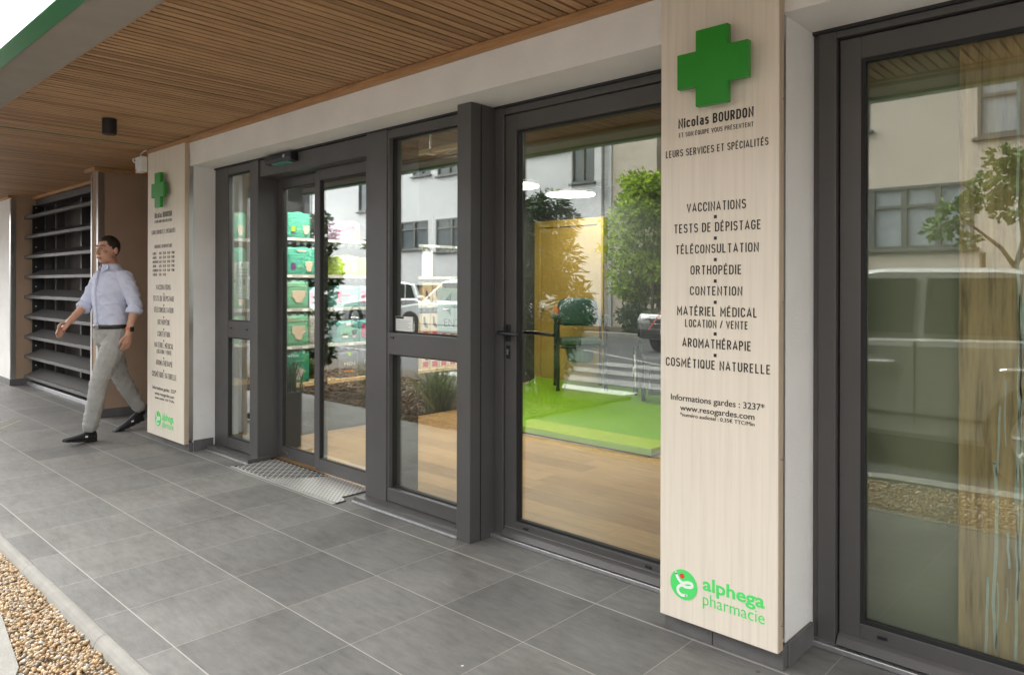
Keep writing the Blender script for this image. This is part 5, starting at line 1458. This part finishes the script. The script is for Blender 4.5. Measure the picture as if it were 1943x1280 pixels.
# ---- body: one continuous skin
b = B()
b.rings([(0, .01, .84, .135, .10), (0, .0, .92, .155, .11), (0, -.005, 1.02, .135, .095), (0, -.01, 1.15, .145, .10), (0, -.01, 1.28, .152, .105), (0, 0, 1.37, .145, .092), (0, .005, 1.425, .10, .07), (0, .0, 1.465, .06, .06)], 24)
b.tube([(0, .012, 1.42), (0, -.008, 1.50), (0, -.022, 1.57)], [.062, .056, .056], 18)
for s in (SHL, SHR): b.ball((s[0] * .82, s[1], s[2] - .03), .045, 2)
limb(b, [(SHL[0] - .02, SHL[1], SHL[2] - .035), ELL, WRL], [.044, .040, .027]); limb(b, [(SHR[0] + .02, SHR[1], SHR[2] - .035), ELR, WRR], [.044, .040, .027])
limb(b, [HIPL, KNL, ANL], [.082, .052, .037]); limb(b, [HIPR, KNR, ANR], [.082, .052, .037])
# head, turned a little towards the street
HC = Vector((.012, -.045, 1.625)); HR = Matrix.Rotation(R(12), 4, 'Z')
def hp(x, y, z): return HC + HR @ Vector((x, y, z))
b.ball(hp(0, .015, .03), (.076, .096, .098), 3, HR)
b.ball(hp(0, -.028, -.035), (.060, .066, .078), 3, HR)
b.ball(hp(0, -.058, -.092), (.030, .026, .024), 2, HR)             # chin
for s in (-1, 1):
    b.ball(hp(s * .042, -.012, -.07), (.022, .045, .030), 2, HR)   # jaw
    b.ball(hp(s * .036, -.066, -.022), (.022, .020, .022), 2, HR)  # cheekbone
    b.ball(hp(s * .030, -.080, .032), (.027, .011, .009), 2, HR)   # brow
    b.ball(hp(s * .078, .018, -.005), (.011, .021, .034), 2, HR)   # ear
b.tube([hp(0, -.086, .024), hp(0, -.104, -.008), hp(0, -.116, -.026)], [.009, .012, .0145], 10)
b.ball(hp(0, -.108, -.029), (.019, .012, .010), 2, HR)
b.ball(hp(0, -.094, -.062), (.025, .010, .008), 2, HR); b.ball(hp(0, -.091, -.073), (.021, .010, .007), 2, HR)
def hand(b, wr, dirv, palm_n, s, curl):
    d2 = Vector(dirv).normalized(); nrm = Vector(palm_n).normalized(); side = d2.cross(nrm).normalized() * s
    w0 = Vector(wr)
    b.tube([w0, w0 + d2 * .03, w0 + d2 * .065, w0 + d2 * .092], [(.026, .019), (.036, .018), (.042, .018), (.040, .015)], 14)
    for k, (off, L) in enumerate(((-.030, .070), (-.010, .080), (.010, .076), (.029, .060))):
        p = w0 + d2 * .088 + side * off
        q1 = p + d2 * L * .45 + nrm * curl * L * .22
        q2 = q1 + d2 * L * .25 + nrm * curl * L * .38
        q3 = q2 + d2 * L * .06 + nrm * curl * L * .34
        b.tube([p - d2 * .015, p, q1, q2, q3], [.0095, .0095, .009, .008, .0065], 8)
    p = w0 + d2 * .03 - side * .036
    b.tube([p + side * .014, p - side * .012 + d2 * .02, p - side * .020 + d2 * .05 + nrm * .014, p - side * .012 + d2 * .074 + nrm * .028], [.013, .013, .0105, .008], 8)
hand(b, WRL, (-.02, -.16, -1), (-1, -.1, 0), 1, .55)
hand(b, WRR, (.02, -.68, -.72), (.8, -.25, -.5), -1, .45)
me = bake(b, .0055, 3, 'body'); me.materials.append(skin); body = link('body', me, man, False)
# ---- eyes, brows, mouth
for s in (-1, 1):
    g = B(); g.ball(hp(s * .031, -.080, .012), (.012, .008, .0045), 2, HR); e_ = obj('eye', g, pm('eye_white', (.55, .5, .46), .3), body, True, False)
    g = B(); g.ball(hp(s * .030, -.0865, .012), (.006, .004, .0055), 1, HR); obj('iris', g, pm('eye_dark', (.02, .015, .01), .2), e_, True, False)
    g = B(); g.tube([hp(s * .014, -.094, .034), hp(s * .032, -.093, .041), hp(s * .050, -.080, .036)], [.0025, .0035, .0015], 8); obj('eyebrow', g, hairm, body, True, False)
g = B(); g.tube([hp(-.022, -.098, -.068), hp(0, -.105, -.066), hp(.022, -.098, -.068)], [.002, .0035, .002], 8); obj('lips', g, pm('lip', (.32, .12, .09), .5), body, True, False)
# ---- short hair with a hard hairline
b = bmesh.new(); bmesh.ops.create_icosphere(b, subdivisions=4, radius=1)
for v in b.verts:
    d_ = v.co.copy()
    v.co = Vector((d_.x * .0795, .018 + d_.y * .0995, .033 + d_.z * .1005))
kill = []
for f in b.faces:
    c = f.calc_center_median()
    low = .078 if c.y < -.052 else (.05 + (c.y + .052) * -.9 if c.y < -.005 else (-.012 if c.y < .04 else -.065))
    if c.z < low: kill.append(f)
bmesh.ops.delete(b, geom=kill, context='FACES')
bmesh.ops.solidify(b, geom=b.faces[:], thickness=.008)
for v in b.verts:
    v.co += Vector((math.sin(v.co.z * 310 + v.co.y * 170), math.sin(v.co.x * 290), math.sin(v.co.y * 260 + v.co.x * 210))) * .0016 * (v.co.z > .04)
    v.co = hp(*v.co)
g = B(); g.merge(b); obj('hair', g, hairm, body, True, False)
# ---- shirt
def creases(me, amp, dirs, seed):
    rnd = random.Random(seed)
    me.calc_loop_triangles()
    ns = [v.normal.copy() for v in me.vertices]
    for v, n in zip(me.vertices, ns):
        x, y, z = v.co
        f = 0
        for (kx, ky, kz, ph, a) in dirs:
            f += a * (1 - abs(math.sin(kx * x + ky * y + kz * z + ph + .8 * math.sin(9 * z + 7 * y)))) ** 3
        v.co = v.co + n * amp * f
b = B()
b.rings([(0, .0, .955, .163, .120), (0, -.002, 1.0, .160, .118), (0, -.008, 1.08, .160, .118), (0, -.012, 1.17, .166, .122), (0, -.012, 1.27, .172, .125), (0, -.004, 1.355, .178, .118), (0, .002, 1.405, .168, .104), (0, .006, 1.44, .125, .088), (0, .008, 1.462, .084, .074), (0, .004, 1.475, .07, .068)], 28)
for s, SH, EL, WR in ((1, SHL, ELL, WRL), (-1, SHR, ELR, WRR)):
    a, c, w_ = Vector(SH), Vector(EL), Vector(WR)
    limb(b, [a + Vector((-s * .024, 0, -.018)), a.lerp(c, .5), c, c.lerp(w_, .12)], [.070, .060, .054, .052])
    cu = (w_ - c).normalized()
    p = c.lerp(w_, .10); b.tube([p - cu * .012, p + cu * .0, p + cu * .022, p + cu * .034], [.056, .064, .063, .055], 16)
me = bake(b, .0085, 4, 'shirt')
creases(me, .006, [(0, 0, 46, .3, .7), (26, 8, 34, 1.2, 1), (-22, 20, 40, 2.1, .9), (0, 52, 26, .6, .6)], 3)
me.materials.append(shirt); sh_ = link('shirt', me, man, False)
g = B(); g.rings([(0, .008, 1.458, .083, .078), (0, .004, 1.475, .079, .076), (0, -.006, 1.505, .068, .070), (0, -.008, 1.508, .063, .065), (0, .002, 1.47, .066, .066)], 24, False)
obj('collar', g, shirt, sh_, True, False)
for s in (-1, 1):
    g = B(); vs = [(s * .006, -.098, 1.47), (s * .055, -.058, 1.503), (s * .068, -.072, 1.463), (s * .040, -.120, 1.425)]
    g.prism([(0, 0), (1, 0), (1, 1), (0, 1)], 0, .004, 'z')
    g.bm.verts.ensure_lookup_table()
    for i, v in enumerate(g.bm.verts):
        q = Vector(vs[(0, 1, 2, 3)[i % 4]]); v.co = q + Vector((0, -.004, .002)) * (i // 4)
    obj('collar_tip', g, shirt, sh_, False, False)
g = B(); g.tube([(.0, -.118, 1.44), (.0, -.131, 1.36), (.0, -.140, 1.27), (0, -.136, 1.17), (0, -.128, 1.06), (0, -.122, .97)], [(.013, .004)] * 6, 8); obj('placket', g, shirt, sh_, True, False)
for z, y in ((1.39, -.133), (1.31, -.143), (1.22, -.144), (1.13, -.138), (1.04, -.131)):
    g = B(); g.ball((0, y, z), .005, 1); obj('button', g, printwhite, sh_, True, False)
# ---- trousers
b = B()
b.rings([(0, .004, .965, .160, .118), (0, .004, .93, .168, .125), (0, .008, .88, .178, .132), (0, .010, .82, .176, .125), (0, .01, .775, .12, .09)], 28)
limb(b, [(.09, .0, .87), tuple(Vector(HIPL).lerp(Vector(KNL), .5)), KNL, tuple(Vector(KNL).lerp(Vector(ANL), .45)), (.10, -.252, .125)], [.098, .089, .071, .066, .056])
limb(b, [(-.09, .01, .87), tuple(Vector(HIPR).lerp(Vector(KNR), .5)), KNR, tuple(Vector(KNR).lerp(Vector(ANR), .45)), (-.095, .335, .19)], [.098, .089, .071, .066, .056])
me = bake(b, .0085, 4, 'trousers')
creases(me, .0055, [(18, 30, 30, .2, 1), (-20, 44, -18, 1.4, .9), (0, 10, 62, .8, .7), (40, -12, 24, 2.0, .5)], 5)
me.materials.append(chino); tro = link('trousers', me, man, False)
g = B(); g.tube([(.176, -.03, .90), (.187, .0, .86), (.186, .035, .80)], [.0035, .0045, .003], 8); obj('pocket_welt', g, chino, tro, True, False)
g = B(); g.rings([(0, .003, .942, .170, .127), (0, .002, .945, .1735, .1305), (0, .002, .976, .1735, .1305), (0, .001, .979, .168, .125)], 36, False); bl = obj('belt', g, beltm, man, True, False)
g = B(); g.box(-.022, .022, -.136, -.128, .942, .979, .003); obj('buckle', g, steel, bl, False, False)
# ---- watch on the near wrist
g = B(); wv = Vector(WRL).lerp(Vector(ELL), .16); ax = (Vector(WRL) - Vector(ELL)).normalized()
g.tube([wv - ax * .010, wv - ax * .009, wv + ax * .009, wv + ax * .010], [.030, .0335, .0335, .030], 20); wt = obj('watch_strap', g, pm('orange_strap', (.75, .17, .05), .5), man, True, False)
g = B(); g.box(wv.x + .026, wv.x + .040, wv.y - .018, wv.y + .018, wv.z - .021, wv.z + .021, .005); obj('watch_case', g, black, wt, False, False)
# ---- shoes
def shoe(an, yaw_, pitch, sole_y):
    b = B()
    secs = [(-.185, .018, .018, .030), (-.17, .034, .030, .034), (-.12, .044, .042, .036), (-.06, .046, .056, .042), (-.0, .042, .078, .055), (.05, .038, .098, .062), (.085, .033, .096, .060), (.10, .022, .075, .05)]
    rs = []
    n = 14
    for y, rx, top, _ in secs:
        rs.append([b.bm.verts.new((rx * math.cos(2 * math.pi * k / n), y, .022 + max(0, math.sin(2 * math.pi * k / n)) * (top - .022) + min(0, math.sin(2 * math.pi * k / n)) * .008)) for k in range(n)])
    for a, c in zip(rs, rs[1:]):
        for k in range(n): b.bm.faces.new((a[k], a[(k + 1) % n], c[(k + 1) % n], c[k]))
    b.bm.faces.new(rs[0]); b.bm.faces.new(rs[-1][::-1])
    M = Matrix.Translation(an) @ Matrix.Rotation(R(yaw_), 4, 'Z') @ Matrix.Rotation(R(pitch), 4, 'X')
    me = b.mesh('shoe', shoem, True); me.transform(M)
    s_ = link('shoe', me, man, False)
    g = B()
    for k, y in enumerate((-.16, -.115, -.07, -.02, .03, .075)):
        wd = (.030, .042, .045, .044, .041, .036)[k]
        g.box(-wd, wd, y - .021, y + .021, .0, .020, .006)
    me = g.mesh('sole', rubber); me.transform(M); link('sole', me, s_, False)
    g = B(); g.box(.041, .045, -.03, -.008, .038, .052)
    me = g.mesh('shoe_mark', printwhite); me.transform(M); link('shoe_mark', me, s_, False)
    return s_
shoe((.10, -.30, .010), 6, -9, 0)
shoe((-.095, .275, .040), -4, 17, 0)
for nm, p, r in (('sock', (.10, -.253, .115), .040), ('sock', (-.095, .345, .17), .040)):
    g = B(); g.tube([Vector(p) + Vector((0, 0, -.045)), Vector(p) + Vector((0, 0, .03))], [r * 1.05, r], 14); obj(nm, g, shoem, man, True, False)
